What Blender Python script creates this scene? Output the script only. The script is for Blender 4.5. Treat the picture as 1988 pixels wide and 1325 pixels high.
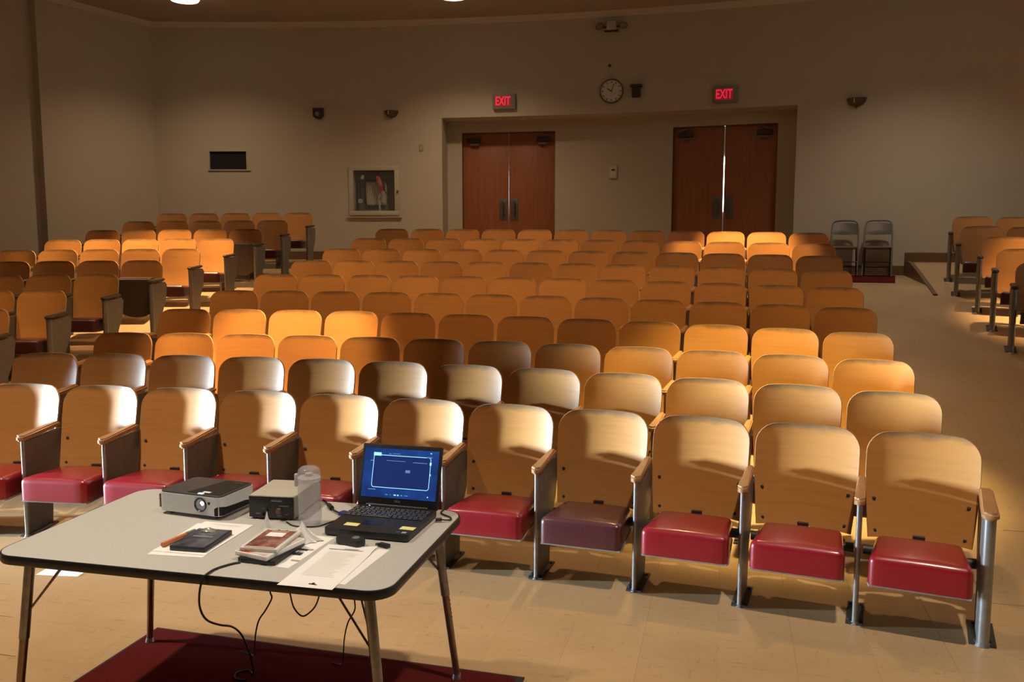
import bpy, bmesh, math, random
from mathutils import Vector, Matrix
random.seed(7)
PI = math.pi
rad = math.radians
scene = bpy.context.scene
for o in list(bpy.data.objects):
    bpy.data.objects.remove(o)
COL = scene.collection

# ------------------------------------------------------------------ camera
CAM_H = 1.6086
PITCH = 6.4057
cd = bpy.data.cameras.new('camera')
cd.sensor_fit = 'HORIZONTAL'
cd.sensor_width = 36.0
cd.lens = 36.0 * 1680.0 / 1988.0
cd.clip_start = 0.05
cd.clip_end = 200
cam = bpy.data.objects.new('camera', cd)
COL.objects.link(cam)
cam.location = (0, 0, CAM_H)
cam.rotation_euler = (rad(90 - PITCH), rad(0.0), 0)
scene.camera = cam

# ------------------------------------------------------------------ view / world
scene.view_settings.view_transform = 'Standard'
scene.view_settings.look = 'None'
scene.view_settings.gamma = 1.0
scene.view_settings.use_curve_mapping = False
scene.view_settings.exposure = 0.0
w = bpy.data.worlds.new('world')
scene.world = w
w.use_nodes = True
w.node_tree.nodes['Background'].inputs[0].default_value = (0.55, 0.7, 1.0, 1)
w.node_tree.nodes['Background'].inputs[1].default_value = 0.3

# ------------------------------------------------------------------ lights of the place, some added as fill
# daylight comes in through an open side door on the left


def area_light(name, loc, target, sx, sy, power, color):
    ld = bpy.data.lights.new(name, 'AREA')
    ld.shape = 'RECTANGLE'
    ld.size, ld.size_y = sx, sy
    ld.energy = power
    ld.color = color
    o = bpy.data.objects.new(name, ld)
    COL.objects.link(o)
    o.location = loc
    d = Vector(target) - Vector(loc)
    o.rotation_euler = d.to_track_quat('-Z', 'Y').to_euler()
    return o


DAYLIGHT = 820.0
day = area_light('doorway_daylight', (-12.0, 4.85, 1.02), (-2.0, 4.65, 0.85), 0.50, 1.05, DAYLIGHT, (0.60, 0.81, 1.0))
day.data.spread = rad(50)          # deep doorway: no light straight to the sides

# (x, y, power, cone degrees, blend, colour)
WARM = (1.0, 0.64, 0.31)
YELL = (1.0, 0.76, 0.30)
FRONT = (1.0, 0.85, 0.66)
WASH = (1.0, 0.74, 0.46)
LAMPS = [
    (-4.81, 13.19, 200, 130, 1.0, WASH),
    (-0.855, 13.02, 280, 130, 1.0, WASH),
    (1.35, 1.8, 640, 84, 0.8, FRONT),
    (-3.0, 2.9, 950, 80, 0.8, FRONT),
    (-1.90, 6.75, 5200, 27, 0.5, WARM),
    (1.60, 5.55, 2900, 36, 0.7, YELL),
    (2.75, 10.35, 3800, 29, 0.5, WARM),
    (-4.7, 10.9, 2900, 50, 0.7, WARM),
    (6.2, 9.0, 3600, 40, 0.9, WARM),
    (1.0, 6.9, 520, 100, 1.0, WARM),  # added broad fill for the middle rows, no known fixture
    (5.0, 11.0, 240, 120, 1.0, FRONT),  # added out of view to brighten the right side of the back wall
    (-2.4, 7.9, 620, 100, 1.0, WARM),  # added broad fill for the left middle rows, no known fixture
    (-5.6, 6.4, 520, 80, 0.9, WARM),
    (-0.2, 10.2, 520, 84, 1.0, WARM),  # added to lift the dim rear rows, no known fixture
]

# ------------------------------------------------------------------ plan of the hall (fan shaped, arcs about one centre)
CX, CY = -4.4634, -10.2000
BCOS = 0.48
TH0 = rad(4.91)
RR = [15.424, 16.204, 16.977, 17.746, 18.513, 19.287, 20.065, 20.841, 21.623, 22.412, 23.205, 24.0]
ZZ = [0.0, 0.085, 0.150, 0.279, 0.400, 0.526, 0.656, 0.782, 0.912, 1.046, 1.188, 1.327]
RW = 25.18            # inside face of the curved back wall
ZC = 5.28             # ceiling
TH_CORNER = -3.593
TH_AXIS = 13.96
TH_CORNER_R = 2 * TH_AXIS - TH_CORNER
PITCH_SEAT = 0.54 * 0.92
FRONT_Z = -0.018      # level floor before the first row


def g(rho):
    if rho <= RR[0]:
        return max(FRONT_Z, (rho - RR[0]) * 0.109)
    for i in range(11):
        if rho <= RR[i + 1]:
            t = (rho - RR[i]) / (RR[i + 1] - RR[i])
            return ZZ[i] + t * (ZZ[i + 1] - ZZ[i])
    return ZZ[11] + (rho - RR[11]) * 0.17


def rake(r, thd):
    return min(g(r * (1 - BCOS * (1 - math.cos(rad(thd) - TH0)))), 1.345)


def level(r, thd):
    return min(rake(r, thd), 1.06 + (r - 22.6) * 0.035)


def wedge_l(r):
    return 3.92 - max(0.0, RW - r) * 0.34


def wedge_r(r):
    return 24.0 + max(0.0, RW - r) * 0.34


def floor_z(r, thd):
    return level(r, thd) if wedge_l(r) < thd < wedge_r(r) else rake(r, thd)


def pol(r, thd, z=0.0):
    return Vector((CX + r * math.sin(rad(thd)), CY + r * math.cos(rad(thd)), z))


def to_pol(x, y):
    dx, dy = x - CX, y - CY
    return math.hypot(dx, dy), math.degrees(math.atan2(dx, dy))


# ------------------------------------------------------------------ material helpers
def new_mat(name, color=(0.5, 0.5, 0.5), rough=0.5, metal=0.0, coat=0.0, spec=None, emit=None, estr=0.0, trans=0.0, ior=None):
    m = bpy.data.materials.new(name)
    m.use_nodes = True
    b = m.node_tree.nodes['Principled BSDF']
    b.inputs['Base Color'].default_value = (*color, 1)
    b.inputs['Roughness'].default_value = rough
    b.inputs['Metallic'].default_value = metal
    b.inputs['Coat Weight'].default_value = coat
    if coat:
        b.inputs['Coat Roughness'].default_value = 0.15
    if spec is not None:
        b.inputs['Specular IOR Level'].default_value = spec
    if emit:
        b.inputs['Emission Color'].default_value = (*emit, 1)
        b.inputs['Emission Strength'].default_value = estr
    if trans:
        b.inputs['Transmission Weight'].default_value = trans
    if ior:
        b.inputs['IOR'].default_value = ior
    return m


def nd(m, typ, **kw):
    n = m.node_tree.nodes.new(typ)
    for k, v in kw.items():
        setattr(n, k, v)
    return n


def lk(m, a, b):
    m.node_tree.links.new(a, b)


def bsdf(m):
    return m.node_tree.nodes['Principled BSDF']


def coords(m, kind='Object', scale=(1, 1, 1), rot=(0, 0, 0)):
    tc = nd(m, 'ShaderNodeTexCoord')
    mp = nd(m, 'ShaderNodeMapping')
    mp.inputs['Scale'].default_value = scale
    mp.inputs['Rotation'].default_value = rot
    lk(m, tc.outputs[kind], mp.inputs['Vector'])
    return tc, mp


def noise(m, vec, scale, detail=4, rough=0.55):
    n = nd(m, 'ShaderNodeTexNoise')
    n.inputs['Scale'].default_value = scale
    n.inputs['Detail'].default_value = detail
    n.inputs['Roughness'].default_value = rough
    if vec is not None:
        lk(m, vec, n.inputs['Vector'])
    return n


def ramp(m, fac, stops):
    r = nd(m, 'ShaderNodeValToRGB')
    el = r.color_ramp.elements
    while len(el) < len(stops):
        el.new(0.5)
    for e, (p, c) in zip(el, stops):
        e.position = p
        e.color = (*c, 1)
    lk(m, fac, r.inputs['Fac'])
    return r


def mix(m, fac, a, b, blend='MIX'):
    n = nd(m, 'ShaderNodeMix', data_type='RGBA', blend_type=blend)
    for sock, val in ((n.inputs['Factor'], fac), (n.inputs['A'], a), (n.inputs['B'], b)):
        if hasattr(val, 'node'):
            lk(m, val, sock)
        elif isinstance(val, (int, float)):
            sock.default_value = val
        else:
            sock.default_value = (*val, 1)
    return n.outputs['Result']


def bump(m, height, strength=0.2, dist=0.01):
    b = nd(m, 'ShaderNodeBump')
    b.inputs['Strength'].default_value = strength
    b.inputs['Distance'].default_value = dist
    lk(m, height, b.inputs['Height'])
    lk(m, b.outputs['Normal'], bsdf(m).inputs['Normal'])


def mottled(name, c1, c2, scale, rough=0.6, bump_s=0.0, kind='Object', stretch=(1, 1, 1), **kw):
    m = new_mat(name, c1, rough, **kw)
    tc, mp = coords(m, kind, stretch)
    n = noise(m, mp.outputs['Vector'], scale)
    r = ramp(m, n.outputs['Fac'], [(0.3, c1), (0.7, c2)])
    lk(m, r.outputs['Color'], bsdf(m).inputs['Base Color'])
    if bump_s:
        bump(m, n.outputs['Fac'], bump_s, 0.003)
    return m


# --- wood of the chair backs: varnished plywood, horizontal grain, worn grey smudge along the top edge
def wood_mat(name, tint):
    m = new_mat(name, tint, 0.38, coat=0.35)
    bsdf(m).inputs['Coat Roughness'].default_value = 0.22
    tc, mp = coords(m, 'Object', (1.2, 5, 26))
    oi = nd(m, 'ShaderNodeObjectInfo')
    add = nd(m, 'ShaderNodeVectorMath', operation='MULTIPLY_ADD')
    lk(m, oi.outputs['Random'], add.inputs[0])
    add.inputs[1].default_value = (37, 19, 53)
    lk(m, mp.outputs['Vector'], add.inputs[2])
    n = noise(m, add.outputs['Vector'], 2.2, 6, 0.6)
    c_dk = tuple(c * 0.90 for c in tint)
    c_lt = tuple(min(1, c * 1.06) for c in tint)
    r = ramp(m, n.outputs['Fac'], [(0.28, c_dk), (0.5, tint), (0.75, c_lt)])
    # per chair tone
    hv = nd(m, 'ShaderNodeHueSaturation')
    mr = nd(m, 'ShaderNodeMapRange')
    lk(m, oi.outputs['Random'], mr.inputs['Value'])
    mr.inputs['To Min'].default_value = 0.82
    mr.inputs['To Max'].default_value = 1.14
    lk(m, mr.outputs['Result'], hv.inputs['Value'])
    lk(m, r.outputs['Color'], hv.inputs['Color'])
    # hand wear at the top edge
    sep = nd(m, 'ShaderNodeSeparateXYZ')
    lk(m, tc.outputs['Object'], sep.inputs['Vector'])
    tc2, mp2 = coords(m, 'Object', (1, 1, 1))
    add2 = nd(m, 'ShaderNodeVectorMath', operation='MULTIPLY_ADD')
    lk(m, oi.outputs['Random'], add2.inputs[0])
    add2.inputs[1].default_value = (11, 71, 23)
    lk(m, mp2.outputs['Vector'], add2.inputs[2])
    n2 = noise(m, add2.outputs['Vector'], 9, 3)
    ma = nd(m, 'ShaderNodeMath', operation='MULTIPLY_ADD')
    lk(m, n2.outputs['Fac'], ma.inputs[0])
    ma.inputs[1].default_value = 0.05
    lk(m, sep.outputs['Z'], ma.inputs[2])
    mr2 = nd(m, 'ShaderNodeMapRange')
    lk(m, ma.outputs['Value'], mr2.inputs['Value'])
    mr2.inputs['From Min'].default_value = 0.762
    mr2.inputs['From Max'].default_value = 0.792
    mr2.inputs['To Max'].default_value = 0.72
    col = mix(m, mr2.outputs['Result'], hv.outputs['Color'], (0.10, 0.075, 0.05))
    lk(m, col, bsdf(m).inputs['Base Color'])
    bump(m, n.outputs['Fac'], 0.06, 0.002)
    return m


M = {}
M['ply'] = wood_mat('varnished_plywood', (0.545, 0.242, 0.064))
M['ply_edge'] = new_mat('plywood_edge', (0.42, 0.24, 0.10), 0.5)
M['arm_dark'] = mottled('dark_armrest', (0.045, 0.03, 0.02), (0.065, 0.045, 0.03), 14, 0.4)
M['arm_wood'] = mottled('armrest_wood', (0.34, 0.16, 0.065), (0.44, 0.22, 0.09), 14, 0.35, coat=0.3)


def vinyl(name, a, b):
    m = mottled(name, a, b, 60, 0.38, 0.05, coat=0.6)
    return m


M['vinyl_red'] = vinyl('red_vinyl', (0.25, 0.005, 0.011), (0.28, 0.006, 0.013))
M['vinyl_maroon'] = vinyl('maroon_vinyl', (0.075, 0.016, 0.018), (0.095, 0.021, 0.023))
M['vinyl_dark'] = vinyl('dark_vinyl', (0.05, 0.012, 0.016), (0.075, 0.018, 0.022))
M['pan'] = mottled('seat_pan_paint', (0.24, 0.21, 0.18), (0.30, 0.27, 0.22), 30, 0.5)
M['pan_dark'] = mottled('seat_underside_paint', (0.06, 0.05, 0.042), (0.08, 0.068, 0.058), 30, 0.55)
M['steel_paint'] = mottled('grey_enamel_steel', (0.115, 0.105, 0.095), (0.15, 0.135, 0.12), 18, 0.45)
M['post'] = mottled('brushed_post_steel', (0.36, 0.345, 0.325), (0.28, 0.265, 0.25), 22, 0.36, metal=0.7)
M['iron'] = new_mat('dark_iron', (0.05, 0.045, 0.04), 0.5, metal=0.3)
M['chrome'] = mottled('worn_chrome', (0.55, 0.52, 0.48), (0.40, 0.37, 0.33), 40, 0.25, metal=0.9)


# --- walls
def wall_mat(name, c1, c2):
    m = new_mat(name, c1, 0.85)
    tc, mp = coords(m, 'Object')
    n = noise(m, mp.outputs['Vector'], 0.35, 3)
    r = ramp(m, n.outputs['Fac'], [(0.3, c1), (0.7, c2)])
    lk(m, r.outputs['Color'], bsdf(m).inputs['Base Color'])
    n2 = noise(m, mp.outputs['Vector'], 90, 4)
    bump(m, n2.outputs['Fac'], 0.15, 0.004)
    return m


M['wall'] = wall_mat('painted_plaster', (0.46, 0.41, 0.32), (0.50, 0.45, 0.36))
M['ceiling'] = wall_mat('ceiling_plaster', (0.36, 0.32, 0.27), (0.40, 0.355, 0.30))
M['cornice'] = wall_mat('cornice_plaster', (0.52, 0.46, 0.38), (0.56, 0.50, 0.41))
M['baseboard'] = mottled('brown_baseboard', (0.13, 0.07, 0.035), (0.17, 0.09, 0.045), 6, 0.5)
M['door_wood'] = mottled('red_brown_door_veneer', (0.27, 0.085, 0.032), (0.34, 0.115, 0.045), 3, 0.45, stretch=(6, 6, 0.6))
M['plate'] = mottled('door_plate_metal', (0.13, 0.12, 0.10), (0.18, 0.165, 0.14), 20, 0.4, metal=0.6)


# --- floor: streaked beige vinyl tile
def tile_mat(name, joints):
    m = new_mat(name, (0.5, 0.4, 0.27), 0.28)
    geo = nd(m, 'ShaderNodeNewGeometry')
    mp = nd(m, 'ShaderNodeMapping')
    mp.inputs['Rotation'].default_value = (0, 0, rad(TH_AXIS))
    lk(m, geo.outputs['Position'], mp.inputs['Vector'])
    n = noise(m, mp.outputs['Vector'], 1.3, 5)
    base = ramp(m, n.outputs['Fac'], [(0.3, (0.44, 0.285, 0.145)), (0.7, (0.52, 0.35, 0.185))])
    mp2 = nd(m, 'ShaderNodeMapping')
    mp2.inputs['Scale'].default_value = (9, 55, 1)
    lk(m, mp.outputs['Vector'], mp2.inputs['Vector'])
    n2 = noise(m, mp2.outputs['Vector'], 1.0, 5, 0.7)
    st = ramp(m, n2.outputs['Fac'], [(0.59, (0, 0, 0)), (0.66, (1, 1, 1))])
    mp3 = nd(m, 'ShaderNodeMapping')
    mp3.inputs['Scale'].default_value = (55, 9, 1)
    mp3.inputs['Location'].default_value = (3.1, 1.7, 0)
    lk(m, mp.outputs['Vector'], mp3.inputs['Vector'])
    n3 = noise(m, mp3.outputs['Vector'], 1.0, 5, 0.7)
    st2 = ramp(m, n3.outputs['Fac'], [(0.61, (0, 0, 0)), (0.68, (1, 1, 1))])
    sm = mix(m, 1.0, st.outputs['Color'], st2.outputs['Color'], 'ADD')
    rgb = nd(m, 'ShaderNodeMath', operation='MULTIPLY')
    lk(m, sm, rgb.inputs[0])
    rgb.inputs[1].default_value = 0.45
    col = mix(m, rgb.outputs['Value'], base.outputs['Color'], (0.20, 0.13, 0.07))
    if joints:
        br = nd(m, 'ShaderNodeTexBrick')
        br.offset = 0.0
        br.inputs['Scale'].default_value = 1.0
        br.inputs['Brick Width'].default_value = 0.30
        br.inputs['Row Height'].default_value = 0.30
        br.inputs['Mortar Size'].default_value = 0.0012
        br.inputs['Color1'].default_value = (0.94, 0.94, 0.94, 1)
        br.inputs['Color2'].default_value = (1, 1, 1, 1)
        br.inputs['Mortar'].default_value = (0.6, 0.55, 0.5, 1)
        lk(m, mp.outputs['Vector'], br.inputs['Vector'])
        col = mix(m, 1.0, col, br.outputs['Color'], 'MULTIPLY')
    else:
        oi = nd(m, 'ShaderNodeObjectInfo')
        mr = nd(m, 'ShaderNodeMapRange')
        lk(m, oi.outputs['Random'], mr.inputs['Value'])
        mr.inputs['To Min'].default_value = 0.965
        mr.inputs['To Max'].default_value = 1.02
        hv = nd(m, 'ShaderNodeHueSaturation')
        lk(m, mr.outputs['Result'], hv.inputs['Value'])
        lk(m, col, hv.inputs['Color'])
        col = hv.outputs['Color']
    lk(m, col, bsdf(m).inputs['Base Color'])
    rr = nd(m, 'ShaderNodeMapRange')
    lk(m, n.outputs['Fac'], rr.inputs['Value'])
    rr.inputs['To Min'].default_value = 0.24
    rr.inputs['To Max'].default_value = 0.40
    lk(m, rr.outputs['Result'], bsdf(m).inputs['Roughness'])
    return m


M['floor'] = tile_mat('vinyl_tile_floor', True)
M['tile'] = tile_mat('vinyl_tile', False)
M['rug'] = mottled('maroon_carpet', (0.070, 0.007, 0.006), (0.095, 0.010, 0.009), 120, 1.0, 0.6, spec=0.1)
M['rubber'] = new_mat('black_rubber', (0.018, 0.017, 0.017), 0.7)


# ------------------------------------------------------------------ mesh helpers
def link(name, me, mat=None, parent=None):
    o = bpy.data.objects.new(name, me)
    COL.objects.link(o)
    if mat is not None:
        ms = mat if isinstance(mat, (list, tuple)) else [mat]
        for mm in ms:
            me.materials.append(mm)
    if parent is not None:
        o.parent = parent
    return o


def mesh_from(bm, name='mesh', smooth=None):
    bmesh.ops.recalc_face_normals(bm, faces=bm.faces[:])
    me = bpy.data.meshes.new(name)
    bm.to_mesh(me)
    bm.free()
    if smooth is not None:
        for p in me.polygons:
            p.use_smooth = True
        try:
            me.set_sharp_from_angle(angle=rad(smooth))
        except Exception:
            pass
    return me


def add_box(bm, c, s, rot=None, mi=0):
    """box of full size s at centre c (Matrix rot optional)"""
    r = bmesh.ops.create_cube(bm, size=1.0)
    mt = Matrix.Translation(Vector(c)) @ (rot.to_4x4() if rot else Matrix.Identity(4)) @ Matrix.Diagonal((*s, 1))
    bmesh.ops.transform(bm, matrix=mt, verts=r['verts'])
    fs = set()
    for v in r['verts']:
        for f in v.link_faces:
            fs.add(f)
    for f in fs:
        f.material_index = mi
    return r['verts']


def box_mesh(c, s, bev=0.0, seg=2, rot=None, smooth=35):
    bm = bmesh.new()
    add_box(bm, c, s, rot)
    if bev > 0:
        bmesh.ops.bevel(bm, geom=bm.edges[:], offset=bev, segments=seg, profile=0.5, affect='EDGES')
    return mesh_from(bm, smooth=smooth)


def add_cyl(bm, p0, p1, r0, r1=None, seg=14, caps=True):
    p0, p1 = Vector(p0), Vector(p1)
    r1 = r0 if r1 is None else r1
    d = p1 - p0
    q = d.to_track_quat('Z', 'Y')
    a, b = [], []
    for i in range(seg):
        t = 2 * PI * i / seg
        v = Vector((math.cos(t), math.sin(t), 0))
        a.append(bm.verts.new(p0 + q @ (v * r0)))
        b.append(bm.verts.new(p1 + q @ (v * r1)))
    for i in range(seg):
        j = (i + 1) % seg
        bm.faces.new((a[i], a[j], b[j], b[i]))
    if caps:
        bm.faces.new(a[::-1])
        bm.faces.new(b)


def cyl_mesh(p0, p1, r0, r1=None, seg=14, smooth=40):
    bm = bmesh.new()
    add_cyl(bm, p0, p1, r0, r1, seg)
    return mesh_from(bm, smooth=smooth)


def lathe_mesh(prof, seg=24, smooth=40, frac=1.0, start=0.0):
    """profile of (r, z) about z"""
    bm = bmesh.new()
    rings = []
    n = seg if frac >= 1 else seg + 1
    for (r, z) in prof:
        if r < 1e-6:
            rings.append([bm.verts.new((0, 0, z))])
        else:
            rings.append([bm.verts.new((r * math.cos(start + 2 * PI * frac * i / seg), r * math.sin(start + 2 * PI * frac * i / seg), z)) for i in range(n)])
    m = seg
    for A, B in zip(rings[:-1], rings[1:]):
        for i in range(m):
            j = (i + 1) % n if frac >= 1 else i + 1
            if len(A) == 1 and len(B) == 1:
                continue
            if len(A) == 1:
                bm.faces.new((A[0], B[i], B[j]))
            elif len(B) == 1:
                bm.faces.new((A[i], A[j], B[0]))
            else:
                bm.faces.new((A[i], A[j], B[j], B[i]))
    return mesh_from(bm, smooth=smooth)


def smooth_path(pts, n=8):
    """Catmull-Rom through the points"""
    P = [Vector(p) for p in pts]
    P = [P[0] * 2 - P[1]] + P + [P[-1] * 2 - P[-2]]
    out = []
    for i in range(1, len(P) - 2):
        for k in range(n):
            t = k / n
            a, b, c, d = P[i - 1], P[i], P[i + 1], P[i + 2]
            out.append(0.5 * ((2 * b) + (c - a) * t + (2 * a - 5 * b + 4 * c - d) * t * t + (3 * b - a - 3 * c + d) * t ** 3))
    out.append(P[-2])
    return out


def tube_mesh(pts, r, seg=8, n=8, closed=False):
    path = smooth_path(pts, n) if n > 1 else [Vector(p) for p in pts]
    bm = bmesh.new()
    rings = []
    up = Vector((0, 0, 1))
    prev = None
    for i, p in enumerate(path):
        a = path[max(i - 1, 0)]
        b = path[min(i + 1, len(path) - 1)]
        t = (b - a).normalized()
        if prev is None:
            x = t.cross(up)
            if x.length < 1e-3:
                x = t.cross(Vector((1, 0, 0)))
        else:
            x = prev - t * prev.dot(t)
        x.normalize()
        prev = x
        y = t.cross(x)
        rings.append([bm.verts.new(p + (x * math.cos(2 * PI * k / seg) + y * math.sin(2 * PI * k / seg)) * r) for k in range(seg)])
    for A, B in zip(rings[:-1], rings[1:]):
        for k in range(seg):
            j = (k + 1) % seg
            bm.faces.new((A[k], A[j], B[j], B[k]))
    bm.faces.new(rings[0][::-1])
    bm.faces.new(rings[-1])
    return mesh_from(bm, smooth=60)


def rrect(w, d, r, seg=6):
    pts = []
    for cx, cy, a0 in ((w / 2 - r, d / 2 - r, 0), (-w / 2 + r, d / 2 - r, 90), (-w / 2 + r, -d / 2 + r, 180), (w / 2 - r, -d / 2 + r, 270)):
        for i in range(seg + 1):
            a = rad(a0 + 90 * i / seg)
            pts.append((cx + r * math.cos(a), cy + r * math.sin(a)))
    return pts


def prism(bm, pts, z0, z1, mi=0):
    a = [bm.verts.new((x, y, z0)) for x, y in pts]
    b = [bm.verts.new((x, y, z1)) for x, y in pts]
    n = len(pts)
    fs = [bm.faces.new(a[::-1]), bm.faces.new(b)]
    for i in range(n):
        j = (i + 1) % n
        fs.append(bm.faces.new((a[i], a[j], b[j], b[i])))
    for f in fs:
        f.material_index = mi


def prism_mesh(pts, z0, z1, bev=0.0, smooth=35):
    bm = bmesh.new()
    prism(bm, pts, z0, z1)
    if bev:
        es = [e for e in bm.edges if abs(e.verts[0].co.z - e.verts[1].co.z) < 1e-6]
        bmesh.ops.bevel(bm, geom=es, offset=bev, segments=2, profile=0.5, affect='EDGES')
    return mesh_from(bm, smooth=smooth)


def tag(o, label, cat, group=None):
    o['label'] = label
    o['category'] = cat
    if group:
        o['group'] = group
    return o


def thing(name, label, cat, loc=(0, 0, 0), rotz=0.0, group=None):
    o = bpy.data.objects.new(name, None)
    o.empty_display_size = 0.1
    COL.objects.link(o)
    o.location = loc
    o.rotation_euler = (0, 0, rotz)
    return tag(o, label, cat, group)


def struct(name, me, mat, label=None):
    o = link(name, me, mat)
    o['kind'] = 'structure'
    if label:
        o['label'] = label
    return o


def text_mesh(txt, size, extrude=0.001, bold=0.0):
    cu = bpy.data.curves.new('text', 'FONT')
    cu.body = txt
    cu.size = size
    cu.extrude = extrude
    cu.offset = bold
    cu.align_x = 'CENTER'
    cu.align_y = 'CENTER'
    o = bpy.data.objects.new('text', cu)
    COL.objects.link(o)
    bpy.context.view_layer.update()
    dg = bpy.context.evaluated_depsgraph_get()
    me = bpy.data.meshes.new_from_object(o.evaluated_get(dg))
    bpy.data.objects.remove(o)
    bpy.data.curves.remove(cu)
    return me


def wall_frame(r, thd, z):
    """matrix with origin on an arc wall, local x to the right, local y out of the room (into the wall), z up"""
    return Matrix.Translation(pol(r, thd, z)) @ Matrix.Rotation(-rad(thd), 4, 'Z')


# ================================================================== THE SETTING
# ---- floor
def floor_patch(bm, t0, t1, fn, dz):
    n = int((t1(RW) - t0(RW)) / 1.5)
    rs = [2.0, 9.0, 12.0, 14.0, 15.0] + [RR[0] + 0.1305 * i for i in range(0, 76)]
    rs = [r for r in rs if r < RW] + [RW, RW + 0.5]
    grid = []
    for r in rs:
        q = max(r, 20.0)
        grid.append([bm.verts.new(pol(r, t, fn(r, t) + dz)) for t in [t0(q) + (t1(q) - t0(q)) * i / n for i in range(n + 1)]])
    for A, B in zip(grid[:-1], grid[1:]):
        for k in range(n):
            bm.faces.new((A[k], A[k + 1], B[k + 1], B[k]))


bm = bmesh.new()
floor_patch(bm, lambda r: -62, wedge_l, rake, -0.002)
floor_patch(bm, wedge_l, wedge_r, level, -0.002)
floor_patch(bm, wedge_r, lambda r: 90, rake, -0.002)
me = mesh_from(bm, smooth=30)
for p in me.polygons:
    if p.normal.z < 0:
        p.flip()
floor = struct('floor', me, M['floor'], 'beige streaked vinyl tile floor rising in a slope')

# tiles that can be told apart, nearest the camera
ca, sa = math.cos(rad(TH_AXIS)), math.sin(rad(TH_AXIS))
TS = 0.30
cands = []
for ix in range(-40, 40):
    for iy in range(-10, 60):
        u, v = (ix + 0.5) * TS, (iy + 0.5) * TS
        x, y = u * ca + v * sa, -u * sa + v * ca
        if y < 2.5 or y > 9:
            continue
        px = 994 + 1680 * x / y
        py = 474 + 1680 * 1.6 / y
        if px < -60 or px > 2040 or py > 1420:
            continue
        r, t = to_pol(x, y)
        # visible floor: in front of the first row, or the right hand aisle
        if r < 15.25 or (24.9 < t < 31 and r < 17.4):
            cands.append((y, x, u, v))
cands.sort()
cands = cands[:290]
gap = 0.00022
for (y0, x0, u, v) in cands:
    bm = bmesh.new()
    top, bot = [], []
    for du, dv in ((-1, -1), (1, -1), (1, 1), (-1, 1)):
        uu, vv = u + du * (TS / 2 - gap), v + dv * (TS / 2 - gap)
        x, y = uu * ca + vv * sa, -uu * sa + vv * ca
        r, t = to_pol(x, y)
        z = floor_z(r, t)
        top.append(bm.verts.new((x, y, z + random.uniform(0, 0.0002))))
        bot.append(bm.verts.new((x, y, z - 0.0018)))
    bm.faces.new(top)
    bm.faces.new(bot[::-1])
    for i in range(4):
        j = (i + 1) % 4
        bm.faces.new((bot[i], bot[j], top[j], top[i]))
    link('tile', mesh_from(bm), M['tile'], floor)

# risers where the side floors stand higher than the floor at the doors
for n, tf in ((1, wedge_l), (2, wedge_r)):
    bm = bmesh.new()
    a, b = [], []
    s = 0.12 if n == 1 else -0.12
    rs = [22.75 + (RW - 22.75) * i / 14 for i in range(15)]
    for r in rs:
        t = tf(r)
        zt = rake(r, t) + 0.012
        zb = level(r, t) - 0.01
        a.append((bm.verts.new(pol(r, t, zb)), bm.verts.new(pol(r, t, max(zt, zb)))))
        b.append((bm.verts.new(pol(r, t - s, zb)), bm.verts.new(pol(r, t - s, max(zt, zb)))))
    for k in range(14):
        bm.faces.new((a[k][0], a[k + 1][0], a[k + 1][1], a[k][1]))
        bm.faces.new((b[k][0], b[k + 1][0], b[k + 1][1], b[k][1]))
        bm.faces.new((a[k][1], a[k + 1][1], b[k + 1][1], b[k][1]))
    struct('trim_%d' % n, mesh_from(bm), M['baseboard'], 'dark brown wedge-shaped curb')

# ---- back wall, curved, with the door recess and the small openings
REC_T0, REC_T1, REC_Z = 7.51, 20.41, 3.70
RR_IN = RW + 0.45
VENT = (-1.54, -0.135, 2.87, 3.17)
HOSE = (4.02, 5.65, 2.165, 2.85)
D1 = (8.08, 11.69)
D2 = (16.07, 19.74)
DOOR_TOP = 3.505
DOOR_BOT = 1.14


def arc_wall(bm, r, ths, zs, skip):
    grid = [[bm.verts.new(pol(r, t, z)) for t in ths] for z in zs]
    for a in range(len(zs) - 1):
        for b in range(len(ths) - 1):
            tm, zm = (ths[b] + ths[b + 1]) / 2, (zs[a] + zs[a + 1]) / 2
            if any(t0 < tm < t1 and z0 < zm < z1 for t0, t1, z0, z1 in skip):
                continue
            bm.faces.new((grid[a][b], grid[a][b + 1], grid[a + 1][b + 1], grid[a + 1][b]))


def reveal(bm, r0, r1, t0, t1, z0, z1, bottom=True):
    n = max(1, int((t1 - t0) / 1.0))
    ts = [t0 + (t1 - t0) * i / n for i in range(n + 1)]
    for t in (t0, t1):
        q = [bm.verts.new(pol(r0, t, z0)), bm.verts.new(pol(r1, t, z0)), bm.verts.new(pol(r1, t, z1)), bm.verts.new(pol(r0, t, z1))]
        bm.faces.new(q)
    for z in ((z0, z1) if bottom else (z1,)):
        for a, b in zip(ts[:-1], ts[1:]):
            bm.faces.new([bm.verts.new(pol(rr, tt, z)) for rr, tt in ((r0, a), (r0, b), (r1, b), (r1, a))])


bm = bmesh.new()
ths = sorted(set([TH_CORNER + (TH_CORNER_R - TH_CORNER) * i / 30 for i in range(31)] + [REC_T0, REC_T1, VENT[0], VENT[1], HOSE[0], HOSE[1]]))
zs = [0.9, VENT[2], VENT[3], HOSE[2], HOSE[3], REC_Z, ZC]
zs = sorted(zs)
arc_wall(bm, RW, ths, zs, [(REC_T0, REC_T1, 0, REC_Z), VENT, HOSE])
reveal(bm, RW, RR_IN, REC_T0, REC_T1, 0.9, REC_Z, False)
reveal(bm, RW, RW + 0.03, *VENT)
reveal(bm, RW, RW + 0.22, *HOSE)
arc_wall(bm, RW + 0.22, [HOSE[0], HOSE[1]], [HOSE[2], HOSE[3]], [])
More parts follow.
